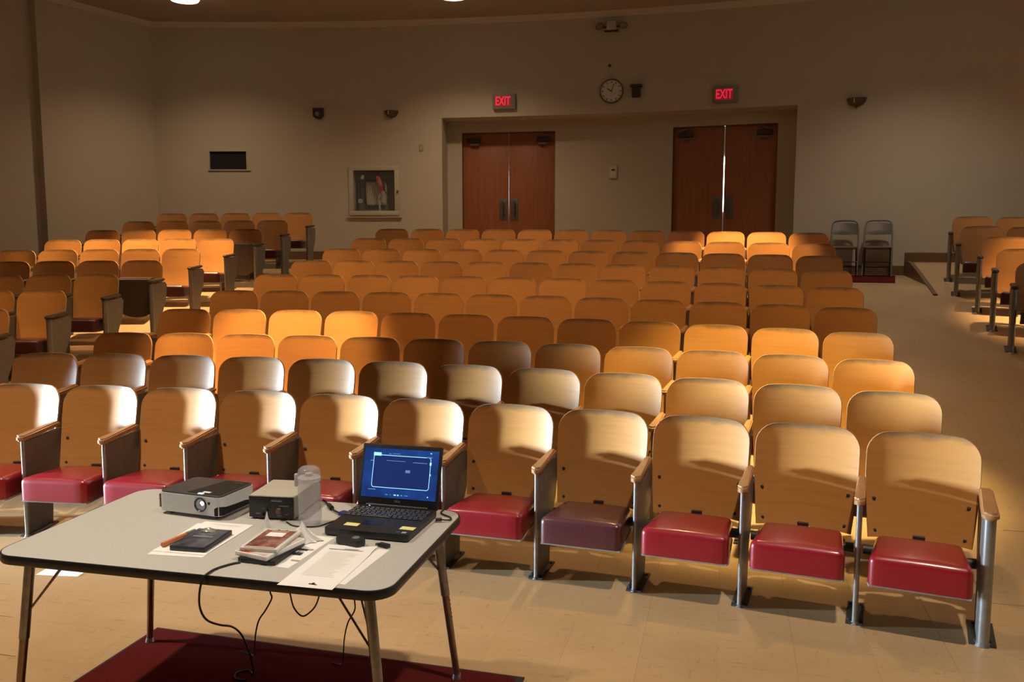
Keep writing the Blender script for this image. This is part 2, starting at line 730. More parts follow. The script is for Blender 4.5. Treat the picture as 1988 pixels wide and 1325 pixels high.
# inner wall of the recess with two door openings
ths = sorted(set([REC_T0 + (REC_T1 - REC_T0) * i / 14 for i in range(15)] + [D1[0], D1[1], D2[0], D2[1]]))
arc_wall(bm, RR_IN, ths, [0.9, DOOR_TOP, REC_Z], [(D1[0], D1[1], 0, DOOR_TOP), (D2[0], D2[1], 0, DOOR_TOP)])
for d in (D1, D2):
    reveal(bm, RR_IN, RR_IN + 0.16, d[0], d[1], 0.9, DOOR_TOP, False)
struct('wall_back', mesh_from(bm, smooth=20), M['wall'], 'curved beige plaster back wall with door recess')

# black sheet painted in place of the shaded depth of the small opening
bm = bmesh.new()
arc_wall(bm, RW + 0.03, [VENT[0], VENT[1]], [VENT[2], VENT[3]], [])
booth = struct('trim_3', mesh_from(bm), new_mat('booth_shade', (0.012, 0.011, 0.012), 0.9), 'black sheet standing for the shade inside the small wall opening')

# lobby beyond the doors: daylight seen through the gaps
bm = bmesh.new()
arc_wall(bm, RW + 3.6, [5, 9, 13, 17, 22.5], [0.9, 4.2], [])
for t in (5, 22.5):
    bm.faces.new([bm.verts.new(pol(r, t, z)) for r, z in ((RR_IN + 0.2, 0.9), (RW + 3.6, 0.9), (RW + 3.6, 4.2), (RR_IN + 0.2, 4.2))])
for z in (1.135, 4.2):
    for a, b in ((5, 9), (9, 13), (13, 17), (17, 22.5)):
        bm.faces.new([bm.verts.new(pol(rr, tt, z)) for rr, tt in ((RR_IN + 0.001, a), (RR_IN + 0.001, b), (RW + 3.6, b), (RW + 3.6, a))])
struct('wall_lobby', mesh_from(bm), M['wall'], 'lobby wall beyond the doors')
M['daywin'] = new_mat('bright_window_glass', (0.8, 0.85, 0.9), 0.2, emit=(0.75, 0.88, 1.0), estr=14.0)
for k, (t0, t1, z0, z1) in enumerate(((9.4, 11.6, 2.3, 3.1), (17.2, 20.6, 2.25, 3.3))):
    bm = bmesh.new()
    arc_wall(bm, RW + 3.58, [t0, t1], [z0, z1], [])
    struct('window_%d' % (k + 1), mesh_from(bm), M['daywin'], 'daylit lobby window seen through the door gap')

# ---- side walls, running off the corners, then the splayed walls beside the stage
C0 = pol(RW, TH_CORNER)
dirL = Vector((-0.486, -0.874, 0)).normalized()


def mirror(p):
    """mirror about the hall axis"""
    ax = Vector((math.sin(rad(TH_AXIS)), math.cos(rad(TH_AXIS)), 0))
    v = Vector(p) - Vector((CX, CY, 0))
    q = 2 * v.dot(ax) * ax - v
    q.z = Vector(p).z
    return Vector((CX, CY, 0)) + Vector((q.x, q.y, q.z))


W1 = C0 + dirL * 8.6
W2 = Vector((-9.6, 6.6, 0))
W3 = Vector((-9.6, -3.5, 0))


def wall_quad(bm, p, q, z0=-0.1, z1=ZC):
    bm.faces.new([bm.verts.new((p.x, p.y, z0)), bm.verts.new((q.x, q.y, z0)), bm.verts.new((q.x, q.y, z1)), bm.verts.new((p.x, p.y, z1))])


nrm = Vector((0.874, -0.486, 0))
PS = Vector((-7.017, 13.188, 0))          # the wall steps back here
PS2 = PS - nrm * 0.14
W1 = W1 - nrm * 0.14
bm = bmesh.new()
wall_quad(bm, C0, PS)
wall_quad(bm, PS, PS2)
wall_quad(bm, PS2, W1)
wall_quad(bm, W1, W2)
da, db = Vector((-9.6, 4.95, 0)), Vector((-9.6, 4.66, 0))
wall_quad(bm, W2, da)
wall_quad(bm, db, W3)
wall_quad(bm, da, db, 2.12, ZC)
struct('wall_left', mesh_from(bm), M['wall'], 'beige plaster side wall with a step')

bm = bmesh.new()
C0r, W1r, W2r, W3r = mirror(C0), mirror(W1), mirror(W2), mirror(W3)
wall_quad(bm, C0r, W1r)
wall_quad(bm, W1r, W2r)
wall_quad(bm, W2r, W3r)
struct('wall_right', mesh_from(bm), M['wall'], 'beige plaster side wall')
bm = bmesh.new()
wall_quad(bm, W3, W3r)
struct('wall_front', mesh_from(bm), mottled('dark_stage_end', (0.05, 0.018, 0.015), (0.07, 0.024, 0.02), 3, 0.95), 'unseen stage end wall, darkened to cut bounced light')  # unseen wall made dark so less light bounces onto the seat fronts

# ---- ceiling and cornice
bm = bmesh.new()
poly = [W3, W2, W1, PS2, PS, C0] + [pol(RW, TH_CORNER + (TH_CORNER_R - TH_CORNER) * i / 24) for i in range(1, 24)] + [C0r, W1r, W2r, W3r]
bm.faces.new([bm.verts.new((p.x, p.y, ZC)) for p in poly])
bmesh.ops.triangulate(bm, faces=bm.faces[:])
struct('ceiling', mesh_from(bm), M['ceiling'], 'flat plaster ceiling')
bm = bmesh.new()
ts = [TH_CORNER + (TH_CORNER_R - TH_CORNER) * i / 40 for i in range(41)]
prof = [(0.0, -0.085), (0.03, -0.085), (0.05, -0.05), (0.075, -0.02), (0.085, 0.0)]
grid = [[bm.verts.new(pol(RW - dr, t, ZC + dz)) for t in ts] for dr, dz in prof]
for A, B in zip(grid[:-1], grid[1:]):
    for k in range(40):
        bm.faces.new((A[k], A[k + 1], B[k + 1], B[k]))
struct('trim_4', mesh_from(bm, smooth=40), M['cornice'], 'pale cornice along the curved back wall')
bm = bmesh.new()
grid = []
for dr, dz in prof:
    grid.append([bm.verts.new((p.x + nrm.x * dr, p.y + nrm.y * dr, ZC + dz)) for p in (C0, PS)])
for A, B in zip(grid[:-1], grid[1:]):
    bm.faces.new((A[0], A[1], B[1], B[0]))
row2 = []
for dr, dz in prof:
    row2.append([bm.verts.new((p.x + nrm.x * dr, p.y + nrm.y * dr, ZC + dz)) for p in (PS2, W1)])
for A, B in zip(row2[:-1], row2[1:]):
    bm.faces.new((A[0], A[1], B[1], B[0]))
struct('trim_5', mesh_from(bm, smooth=40), M['cornice'], 'pale cornice along the side wall')

# ---- baseboards along the back wall
for k, (t0, t1) in enumerate(((TH_CORNER, wedge_l(RW)), (wedge_l(RW), REC_T0), (REC_T1, wedge_r(RW)), (wedge_r(RW), TH_CORNER_R))):
    bm = bmesh.new()
    n = max(2, int((t1 - t0)))
    rows = []
    for i in range(n + 1):
        t = t0 + (t1 - t0) * i / n
        z = floor_z(RW - 0.02, min(max(t, t0 + 0.01), t1 - 0.01))
        rows.append([bm.verts.new(pol(RW - d, t, z + h)) for d, h in ((0.018, -0.02), (0.018, 0.13), (0.0, 0.14))])
    for A, B in zip(rows[:-1], rows[1:]):
        for q in range(2):
            bm.faces.new((A[q], A[q + 1], B[q + 1], B[q]))
    struct('baseboard_back' if k == 0 else 'baseboard_back_%d' % k, mesh_from(bm), M['baseboard'], 'brown baseboard')


# ---- doors: two pairs of leaves with a gap that daylight comes through
def door_pair(idx, t0, t1, gap_m, lab):
    root = bpy.data.objects.new('door_%d' % idx, None)
    COL.objects.link(root)
    root['kind'] = 'structure'
    root['label'] = lab
    tm = (t0 + t1) / 2
    R = RR_IN + 0.06
    root.matrix_world = wall_frame(R, tm, DOOR_BOT)
    Wd = R * rad(t1 - t0)
    H = DOOR_TOP - DOOR_BOT
    lw = Wd / 2 - 0.008 - gap_m / 2
    for s in (-1, 1):
        cx = s * (gap_m / 2 + lw / 2)
        leaf = link('door_leaf', box_mesh((cx, 0.022, H / 2), (lw, 0.045, H - 0.012), 0.003), M['door_wood'], root)
        # plate and pull beside the meeting edge
        px = s * (gap_m / 2 + 0.095)
        link('push_plate', box_mesh((px, -0.004, 1.06), (0.13, 0.008, 0.36), 0.003), M['plate'], leaf)
        bm = bmesh.new()
        add_cyl(bm, (px, -0.05, 0.93), (px, -0.05, 1.20), 0.011)
        add_cyl(bm, (px, -0.05, 0.95), (px, 0.0, 0.95), 0.008)
        add_cyl(bm, (px, -0.05, 1.18), (px, 0.0, 1.18), 0.008)
        link('pull_handle', mesh_from(bm, smooth=40), M['plate'], leaf)
        # closer with its arm at the hinge side
        hx = s * (Wd / 2 - 0.20)
        cl = link('door_closer', box_mesh((hx, -0.03, H - 0.13), (0.25, 0.06, 0.075), 0.012), M['iron'], leaf)
        bm = bmesh.new()
        add_box(bm, (hx + s * 0.02, -0.06, H - 0.055), (0.20, 0.018, 0.018), Matrix.Rotation(s * 0.35, 3, 'Y'))
        add_box(bm, (hx - s * 0.02, -0.05, H - 0.20), (0.14, 0.03, 0.035))
        link('closer_arm', mesh_from(bm), M['plate'], cl)
    bm = bmesh.new()
    for s in (-1, 1):
        add_box(bm, (s * (Wd / 2 - 0.002), 0.0, H / 2), (0.012, 0.11, H))
    add_box(bm, (0, 0, H - 0.002), (Wd, 0.11, 0.012))
    link('door_frame', mesh_from(bm), M['baseboard'], root)


door_pair(1, D1[0], D1[1], 0.009, 'red-brown wooden double door under the left exit sign')
door_pair(2, D2[0], D2[1], 0.017, 'red-brown wooden double door under the right exit sign, bright gap')


# ================================================================== CEILING LAMPS
M['lamp_glow'] = new_mat('lamp_glass_glow', (1, 1, 1), 0.4, emit=(1.0, 0.90, 0.74), estr=3.2)
M['lamp_trim'] = new_mat('lamp_trim_paint', (0.6, 0.55, 0.48), 0.5)
lab_l = ['round glowing ceiling light near the left wall corner, at the picture top',
         'round glowing ceiling light over the left doors, barely in the picture',
         'round ceiling light above and before the right end of the front row',
         'round ceiling light above and left of the folding table',
         'round ceiling light above the fourth row, left half of middle block',
         'round ceiling light above the front rows, right half of middle block',
         'round ceiling light above the rear rows, right half of middle block',
         'round ceiling light above the rear rows of the left block',
         'round ceiling light above the right block',
         'added round fill light above the centre of the middle block',
         'added round fill light above the rear of the right aisle',
         'added round fill light above the left half of the middle block, middle rows',
         'round ceiling light above the front rows of the left block',
         'added round fill light above the last rows, centre of the middle block']
for k, (lx, ly, pw, cone, bl, colr) in enumerate(LAMPS):
    lab = lab_l[k]
    t = thing('ceiling_light', lab, 'ceiling light', (lx, ly, ZC), 0, 'round ceiling lights')
    bm = bmesh.new()
    me = lathe_mesh([(0.0, 0.0), (0.245, 0.0), (0.245, -0.02), (0.222, -0.035), (0.215, -0.02), (0.0, -0.02)], 28)
    link('trim_ring', me, M['lamp_trim'], t)
    me = lathe_mesh([(0.212, -0.02), (0.212, -0.095), (0.195, -0.118), (0.12, -0.125), (0.0, -0.126)], 28)
    link('lens', me, M['lamp_glow'], t)
    ld = bpy.data.lights.new('lamp', 'SPOT')
    ld.energy = pw
    ld.color = colr
    ld.spot_size = rad(cone)
    ld.spot_blend = bl
    ld.shadow_soft_size = 0.10
    lo = bpy.data.objects.new('bulb', ld)
    COL.objects.link(lo)
    lo.location = (0, 0, -0.16)
    lo.parent = t


# ================================================================== CHAIRS
BACK_W, BACK_ZB, BACK_ZT = 0.232, 0.31, 0.773


def make_back():
    bm = bmesh.new()
    nu, nv = 20, 14
    us = [math.sin(PI / 2 * (-1 + 2 * i / nu)) for i in range(nu + 1)]
    rc = 0.085
    T = 0.012
    front, back = [], []
    for j in range(nv + 1):
        v = j / nv
        rf, rb = [], []
        for u in us:
            x_top = abs(u) * BACK_W
            d = 0.010 * u * u
            if x_top > BACK_W - rc:
                q = (x_top - (BACK_W - rc)) / rc
                d += rc * (1 - math.sqrt(max(0.0, 1 - q * q)))
            zt = BACK_ZT - d
            z = BACK_ZB + v * (zt - BACK_ZB)
            hw = BACK_W - 0.024 * (1 - min(1, (z - BACK_ZB) / 0.30)) ** 1.5
            x = u * hw
            y = -0.052 * u * u - (BACK_ZT - z) * math.tan(rad(13.5)) - 0.012 * (1 - min(1, (z - BACK_ZB) / 0.2)) ** 2
            rf.append(bm.verts.new((x, y, z)))
            n = Vector((0.104 * u / BACK_W, 1, -0.18)).normalized()
            rb.append(bm.verts.new((x + n.x * T * 0.6, y + n.y * T, z + n.z * T * 0.2)))
        front.append(rf)
        back.append(rb)
    for G in (front, back):
        for a in range(nv):
            for b in range(nu):
                bm.faces.new((G[a][b], G[a][b + 1], G[a + 1][b + 1], G[a + 1][b]))
    rim = []
    ring_f = front[0] + [front[a][-1] for a in range(1, nv + 1)] + front[nv][-2::-1] + [front[a][0] for a in range(nv - 1, 0, -1)]
    ring_b = back[0] + [back[a][-1] for a in range(1, nv + 1)] + back[nv][-2::-1] + [back[a][0] for a in range(nv - 1, 0, -1)]
    n = len(ring_f)
    for i in range(n):
        j = (i + 1) % n
        f = bm.faces.new((ring_f[i], ring_f[j], ring_b[j], ring_b[i]))
        f.material_index = 1
    me = mesh_from(bm, smooth=45)
    me.materials.append(M['ply'])
    me.materials.append(M['ply_edge'])
    return me


def make_seat():
    """thick upholstered cushion, rounded, narrower at the back, crowned top"""
    bm = bmesh.new()
    bmesh.ops.create_cube(bm, size=1.0)
    bmesh.ops.scale(bm, vec=(0.392, 0.372, 0.124), verts=bm.verts[:])
    tops = [e for e in bm.edges if not all(v.co.z < 0 for v in e.verts)]
    bmesh.ops.bevel(bm, geom=tops, offset=0.030, segments=5, profile=0.5, affect='EDGES', clamp_overlap=True)
    es = [e for e in bm.edges if e.calc_length() > 0.2]
    bmesh.ops.subdivide_edges(bm, edges=es, cuts=6, use_grid_fill=True)
    for v in bm.verts:
        t = (v.co.y + 0.186) / 0.372
        sx = v.co.x / 0.196
        sy = v.co.y / 0.186
        if v.co.z > 0.02:
            v.co.z += 0.016 * (1 - sx * sx) * (1 - sy * sy) - 0.020 * t
        v.co.x *= 1 - 0.11 * t
        v.co.y += -0.349
        v.co.z += 0.283
    return mesh_from(bm, smooth=60)


def make_pan():
    bm = bmesh.new()
    pts = [(-0.19, -0.53), (0.19, -0.53), (0.197, -0.50), (0.178, -0.17), (0.16, -0.15), (-0.16, -0.15), (-0.178, -0.17), (-0.197, -0.50)]
    prism(bm, pts, 0.213, 0.221)
    return mesh_from(bm)


def make_pan_up():
    bm = bmesh.new()
    pts = [(-0.19, -0.53), (0.19, -0.53), (0.197, -0.50), (0.190, -0.20)]
    pts += [(0.188 * math.cos(PI * i / 10), -0.20 + 0.10 * math.sin(PI * i / 10)) for i in range(0, 11)]
    pts += [(-0.190, -0.20), (-0.197, -0.50)]
    prism(bm, pts, 0.196, 0.221)
    return mesh_from(bm)


def make_bracket():
    bm = bmesh.new()
    add_box(bm, (0, -0.20, 0.262), (0.10, 0.12, 0.03))
    add_cyl(bm, (-0.225, -0.21, 0.262), (-0.17, -0.21, 0.262), 0.022)
    add_cyl(bm, (0.17, -0.21, 0.262), (0.225, -0.21, 0.262), 0.022)
    add_cyl(bm, (-0.225, -0.21, 0.262), (0.225, -0.21, 0.262), 0.007, seg=8)
    add_box(bm, (0, -0.14, 0.305), (0.05, 0.02, 0.05))
    return mesh_from(bm, smooth=40)


def make_bolt():
    return lathe_mesh([(0.0085, 0.0), (0.0080, 0.003), (0.004, 0.005), (0.0, 0.0055)], 10)


def make_standard(slope, end=False):
    """sheet-steel side between two seats: panel, with sloping foot; local x=0 plane"""
    bm = bmesh.new()
    t = 0.020 if not end else 0.040
    f = lambda y: slope * y
    pts = [(-0.425, f(-0.425) + 0.004), (-0.215, f(-0.215) + 0.004), (-0.205, 0.20), (-0.095, 0.33), (-0.055, 0.50), (-0.10, 0.535), (-0.425, 0.525)]
    a = [bm.verts.new((-t / 2, y, z)) for y, z in pts]
    b = [bm.verts.new((t / 2, y, z)) for y, z in pts]
    bm.faces.new(a)
    bm.faces.new(b[::-1])
    n = len(pts)
    for i in range(n):
        j = (i + 1) % n
        bm.faces.new((a[i], a[j], b[j], b[i]))
    bmesh.ops.bevel(bm, geom=bm.edges[:], offset=0.004, segments=1, affect='EDGES')
    return mesh_from(bm, smooth=30)


def make_post(slope, end=False):
    bm = bmesh.new()
    r = 0.0105 if not end else 0.024
    zb = slope * -0.43
    add_cyl(bm, (0, -0.432, zb + 0.003), (0, -0.425, 0.53), r, r, 16)
    add_cyl(bm, (0, -0.432, zb + 0.001), (0, -0.432, zb + 0.012), r * 1.8 if not end else r * 1.35, r * 1.1, 16)
    return mesh_from(bm, smooth=40)


def make_foot(slope, end=False):
    bm = bmesh.new()
    zb = slope * -0.32
    add_box(bm, (0, -0.325, zb + 0.005), (0.07 if not end else 0.10, 0.24, 0.008), Matrix.Rotation(math.atan(slope), 3, 'X'))
    for y in (-0.42, -0.24):
        add_cyl(bm, (0.024, y, slope * y + 0.004), (0.024, y, slope * y + 0.018), 0.007, seg=6)
        add_cyl(bm, (-0.024, y, slope * y + 0.004), (-0.024, y, slope * y + 0.018), 0.007, seg=6)
    return mesh_from(bm)


def make_arm(end=False):
    wd = 0.044 if not end else 0.066
    bm = bmesh.new()
    out = []
    n = 10
    for i in range(n + 1):
        a = PI * i / n
        out.append((wd / 2 * math.cos(a + PI), -0.435 - 0.026 * math.sin(a)))
    out += [(wd / 2 * 0.85, -0.12), (-wd / 2 * 0.85, -0.12)]
    prism(bm, out, 0.528, 0.560)
    es = [e for e in bm.edges if abs(e.verts[0].co.z - e.verts[1].co.z) < 1e-6]
    bmesh.ops.bevel(bm, geom=es, offset=0.009, segments=3, affect='EDGES')
    for v in bm.verts:
        v.co.z += (v.co.y + 0.43) * 0.06
    return mesh_from(bm, smooth=45)


MESH = {'back': make_back(), 'seat': make_seat(), 'pan': make_pan(), 'bracket': make_bracket(), 'bolt': make_bolt(), 'arm': make_arm(), 'arm_end': make_arm(True)}
MESH['pan'].materials.append(M['pan'])
MESH['pan_up'] = make_pan_up()
MESH['pan_up'].materials.append(M['pan_dark'])
MESH['bracket'].materials.append(M['iron'])
MESH['bolt'].materials.append(M['iron'])
MESH['arm'].materials.append(M['arm_wood'])
MESH['arm_end'].materials.append(M['arm_wood'])
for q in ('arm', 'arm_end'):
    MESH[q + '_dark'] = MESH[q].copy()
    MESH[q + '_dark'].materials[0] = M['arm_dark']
for nm, mt in (('seat_red', 'vinyl_red'), ('seat_maroon', 'vinyl_maroon'), ('seat_dark', 'vinyl_dark')):
    MESH[nm] = MESH['seat'].copy()
    MESH[nm].materials.append(M[mt])
ROWM = {}


def row_meshes(sl):
    i = round(sl / 0.015)
    if i not in ROWM:
        sl = i * 0.015
        d = {}
        for e in (False, True):
            d['std', e] = make_standard(sl, e)
            d['std', e].materials.append(M['steel_paint'])
            d['post', e] = make_post(sl, e)
            d['post', e].materials.append(M['post'])
            d['foot', e] = make_foot(sl, e)
            d['foot', e].materials.append(M['iron'])
        ROWM[i] = d
    return ROWM[i]


def child(name, me, parent, loc=(0, 0, 0), rot=(0, 0, 0)):
    o = bpy.data.objects.new(name, me)
    COL.objects.link(o)
    o.parent = parent
    o.location = loc
    o.rotation_euler = rot
    return o


def chair(i, thd, label, group, color='dark', left_end=False, right_end=False, own_left=True, own_right=False, up=False, detail=0, arm=''):
    r = RR[i]
    z = rake(r, thd)
    t = thing('theater_chair', label, 'chair', pol(r, thd, z), -rad(thd), group)
    bk = child('backrest', MESH['back'], t)
    if detail >= 1:
        for sx in (-1, 1):
            for (zz, xx) in ((0.475, 0.192), (0.338, 0.182)):
                y = -0.052 * (xx / 0.222) ** 2 - (BACK_ZT - zz) * math.tan(rad(13.5)) - 0.001
                if zz < 0.4:
                    y -= 0.010
                child('bolt', MESH['bolt'], bk, (sx * xx, y, zz), (PI / 2 - 0.2, 0, 0))
    st_loc, st_rot = (0, 0, 0), (0, 0, 0)
    if up:
        a = rad(80)
        piv = Vector((0, -0.21, 0.262))
        rm = Matrix.Rotation(-a, 3, 'X')
        st_loc = piv - rm @ piv
        st_rot = (-a, 0, 0)
    s = child('seat', MESH['seat_' + color], t, st_loc, st_rot)
    child('seat_pan', MESH['pan_up' if up else 'pan'], s)
    if detail >= 1 or up:
        child('hinge_bracket', MESH['bracket'], t)
    rm_ = row_meshes((z - rake(r - 0.43, thd)) / 0.43)
    sides = []
    if own_left:
        sides.append((-PITCH_SEAT / 2, left_end))
    if own_right:
        sides.append((PITCH_SEAT / 2, right_end))
    for sx, e in sides:
        # neighbours meet on the arc: turn the standard half a seat
        ang = -(sx / r)
        if e:
            sx = math.copysign(abs(sx) + 0.004, sx)
        p = child('side_standard', rm_['std', e], t, (sx, -abs(sx) * abs(sx) / (2 * r), 0), (0, 0, ang))
        child('front_post', rm_['post', e], p)
        child('armrest', MESH[('arm_end' if e else 'arm') + arm], p)
        if detail >= 1 or e:
            child('foot_plate', rm_['foot', e], p)
    return t


ORD = ['', 'first', 'second', 'third', 'fourth', 'fifth', 'sixth', 'seventh', 'eighth', 'ninth', 'tenth', 'eleventh', 'twelfth']
A_MID = [24.249, 23.789, 23.38, 23.002, 22.641, 22.311, 21.994, 21.703, 21.454, 21.208]
A_LEFT = {11: 2.647, 10: 2.272, 9: 1.939, 8: 1.618, 7: 1.216, 6: 0.826, 5: 0.409, 4: -0.064, 3: -0.42, 2: -0.92, 1: -1.45, 0: -2.0}
A_RIGHT = {11: 25.864, 10: 26.058, 9: 26.596, 8: 26.918, 7: 27.30, 6: 27.72, 5: 28.2}
for i in range(10):
    for k in range(12):
        thd = A_MID[i] - math.degrees(k * PITCH_SEAT / RR[i])
        colr = 'dark'
        row = 'front row' if i == 0 else (ORD[i + 1] + ' row from the front' if i < 9 else 'rearmost row')
        place = 'on the right aisle' if k == 0 else ('on the left aisle' if k == 11 else ORD[k + 1] + ' from the right aisle')
        look = 'plywood theater chair'
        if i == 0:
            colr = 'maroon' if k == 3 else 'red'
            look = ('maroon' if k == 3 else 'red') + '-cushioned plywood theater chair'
        lab = '%s, %s of middle block, %s' % (look, row, place)
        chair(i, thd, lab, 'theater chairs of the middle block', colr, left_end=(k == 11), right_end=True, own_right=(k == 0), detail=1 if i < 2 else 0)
NVIS = {11: 5, 10: 5, 9: 5, 8: 5, 7: 5, 6: 5, 5: 5, 4: 4, 3: 4, 2: 4, 1: 4}
for i in range(11, 0, -1):
    for k in range(NVIS[i]):
        thd = A_LEFT[i] - math.degrees(k * PITCH_SEAT / RR[i])
        n = 12 - i
        row = 'back row' if n == 1 else ORD[n] + ' row from the back'
        place = 'on its right aisle' if k == 0 else ORD[k + 1] + ' from the aisle'
        up = (k == 0 and i in (6, 9))
        look = ('folded-up ' if up else '') + 'plywood theater chair'
        lab = '%s, %s of left block, %s' % (look, row, place)
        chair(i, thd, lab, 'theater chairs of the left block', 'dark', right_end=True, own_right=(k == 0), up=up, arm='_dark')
for i, nk in ((11, 3), (10, 2), (9, 2), (8, 1), (7, 1), (6, 1), (5, 1)):
    for k in range(nk):
        thd = A_RIGHT[i] + math.degrees(k * PITCH_SEAT / RR[i])
        n = 12 - i
        row = 'back row' if n == 1 else ORD[n] + ' row from the back'
        place = 'on its left aisle' if k == 0 else ORD[k + 1] + ' from the aisle'
        lab = 'plywood theater chair, %s of right block, %s' % (row, place)
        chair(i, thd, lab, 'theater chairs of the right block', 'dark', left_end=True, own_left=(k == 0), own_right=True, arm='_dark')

# ================================================================== FOLDING TABLE AND WHAT LIES ON IT
TZ = 0.624
TAB = Vector((-0.924, 2.892, 0))
TROT = -rad(13.37)
TM = Matrix.Translation(TAB) @ Matrix.Rotation(TROT, 4, 'Z')


def on_table(u, v, dz=0.0):
    return TM @ Vector((u, v, TZ + dz))


M['laminate'] = mottled('grey_beige_laminate', (0.49, 0.48, 0.455), (0.54, 0.53, 0.50), 160, 0.42)
M['edge_black'] = new_mat('black_table_edge', (0.014, 0.013, 0.014), 0.35)
M['under'] = new_mat('table_underside_board', (0.16, 0.12, 0.08), 0.8)
M['leg_dark'] = mottled('worn_chrome_tube', (0.30, 0.28, 0.26), (0.20, 0.185, 0.17), 30, 0.3, metal=0.85)
M['leg_low'] = mottled('brown_tarnished_tube', (0.22, 0.14, 0.09), (0.30, 0.22, 0.15), 30, 0.35, metal=0.8)

t = thing('folding_table', 'grey laminate table with black edge and splayed metal legs, before front row', 'table', TAB, TROT)
tt = link('tabletop', prism_mesh(rrect(1.347, 0.770, 0.075, 8), TZ - 0.024, TZ), M['laminate'], t)
bm = bmesh.new()
o_, i_ = rrect(1.361, 0.784, 0.082, 8), rrect(1.347, 0.770, 0.075, 8)
n = len(o_)
prof = [(0.0, -0.002), (0.6, -0.0005), (1.0, -0.006), (1.0, -0.024), (0.5, -0.030), (0.0, -0.030)]
rings = []
for s, dz in prof:
    rings.append([bm.verts.new((i_[k][0] + (o_[k][0] - i_[k][0]) * s, i_[k][1] + (o_[k][1] - i_[k][1]) * s, TZ + dz)) for k in range(n)])
for A, B in zip(rings[:-1], rings[1:]):
    for k in range(n):
        j = (k + 1) % n
        bm.faces.new((A[k], A[j], B[j], B[k]))
link('edge_band', mesh_from(bm, smooth=50), M['edge_black'], tt)
link('underside', prism_mesh(rrect(1.346, 0.769, 0.075, 8), TZ - 0.0300, TZ - 0.0242), M['under'], tt)
for sx in (-1, 1):
    for sy in (-1, 1):
        top = Vector((sx * 0.590, sy * 0.312, TZ - 0.032))
        foot = Vector((sx * 0.655, sy * 0.348, FRONT_Z + 0.0095))
        mid = top.lerp(foot, 0.45)
        bm = bmesh.new()
        add_cyl(bm, top, mid, 0.0165, 0.0165, 16)
        add_cyl(bm, top, top - Vector((0, 0, 0.012)), 0.038, 0.034, 16)
        lg = link('leg', mesh_from(bm, smooth=40), M['leg_dark'], t)
        link('lower_leg', cyl_mesh(mid, foot + Vector((0, 0, 0.012)), 0.0140, 0.0125, 14), M['leg_low'], lg)
        link('glide', cyl_mesh(foot + Vector((0, 0, 0.001)), foot + Vector((0, 0, 0.018)), 0.019, 0.014, 14), M['chrome'], lg)
        bm = bmesh.new()
        jn = top.lerp(foot, 0.32)
        for (ex, ey) in ((-sx * 0.13, -sy * 0.02), (-sx * 0.085, -sy * 0.10)):
            add_cyl(bm, jn, top + Vector((ex, ey, 0)), 0.0035, seg=8)
        link('brace_wire', mesh_from(bm, smooth=40), M['leg_low'], lg)
        if True:
            bm = bmesh.new()
            for q in range(5):
                p = mid.lerp(foot, 0.06 + q * 0.05)
                add_cyl(bm, p + Vector((sx * 0.012, 0, 0)), p + Vector((sx * 0.0155, 0, 0)), 0.0035, seg=8)
            link('adjusting_stud', mesh_from(bm, smooth=40), M['chrome'], lg)

# ---- projector
M['proj_white'] = mottled('projector_white_plastic', (0.62, 0.63, 0.66), (0.66, 0.67, 0.70), 40, 0.35)
M['proj_dark'] = mottled('projector_dark_top', (0.055, 0.055, 0.055), (0.07, 0.07, 0.07), 40, 0.38)
M['black_plastic'] = mottled('black_plastic', (0.014, 0.014, 0.016), (0.02, 0.02, 0.022), 40, 0.42)
M['paper'] = mottled('white_paper', (0.84, 0.83, 0.82), (0.89, 0.88, 0.87), 8, 0.7)
M['print'] = new_mat('grey_print', (0.38, 0.36, 0.37), 0.8)
PW, PD, PH = 0.272, 0.205, 0.073
pr = thing('projector', 'small white projector with dark top and lit lens, on grey table', 'projector', on_table(-0.262, 0.193), TROT - rad(6))
body = prism_mesh(rrect(PW, PD, 0.022, 5), 0.014, 0.014 + PH * 0.93)
bo = link('body', body, M['proj_white'], pr)
tp = link('top_cover', prism_mesh(rrect(PW - 0.006, PD - 0.006, 0.020, 5), 0.014 + PH * 0.93 + 0.0002, 0.014 + PH, 0.0015), M['proj_dark'], pr)
link('control_panel', prism_mesh([(-0.02, -0.085), (0.122, -0.085), (0.122, 0.09), (0.02, 0.09)], 0.014 + PH + 0.0001, 0.014 + PH + 0.0012), new_mat('glossy_black_panel', (0.025, 0.025, 0.027), 0.2), tp)
link('sticker', box_mesh((0.053, -0.068, 0.014 + PH + 0.0018), (0.032, 0.014, 0.0006)), M['paper'], tp)
link('focus_ring', box_mesh((0.043, -0.088, 0.014 + PH + 0.0018), (0.022, 0.013, 0.003), 0.001), new_mat('lit_focus_ring', (0.8, 0.85, 0.9), 0.3, emit=(0.7, 0.85, 1), estr=0.6), tp)
bm = bmesh.new()
for q in range(3):
    add_cyl(bm, (0.09 + 0.012 * (q - 1), 0.065, 0.014 + PH + 0.001), (0.09 + 0.012 * (q - 1), 0.065, 0.014 + PH + 0.003), 0.0045, seg=12)
link('button', mesh_from(bm, smooth=40), M['chrome'], tp)
lx, lz = 0.052, 0.052
FR = Matrix.Rotation(PI / 2, 4, 'X')
bez = lathe_mesh([(0.0255, 0.0), (0.0265, 0.004), (0.024, 0.006), (0.021, 0.003), (0.019, -0.012), (0.0, -0.012)], 28)
bez.transform(Matrix.Translation((lx, -PD / 2, lz)) @ FR)
lb = link('lens_barrel', bez, new_mat('lens_bezel', (0.02, 0.03, 0.06), 0.2), pr)
ln = lathe_mesh([(0.0195, 0.0), (0.016, 0.003), (0.010, 0.0055), (0.0, 0.0065)], 24)
ln.transform(Matrix.Translation((lx, -PD / 2 + 0.006, lz)) @ FR)
link('lens', ln, new_mat('lens_glass', (0.02, 0.05, 0.13), 0.08, coat=1.0), lb)
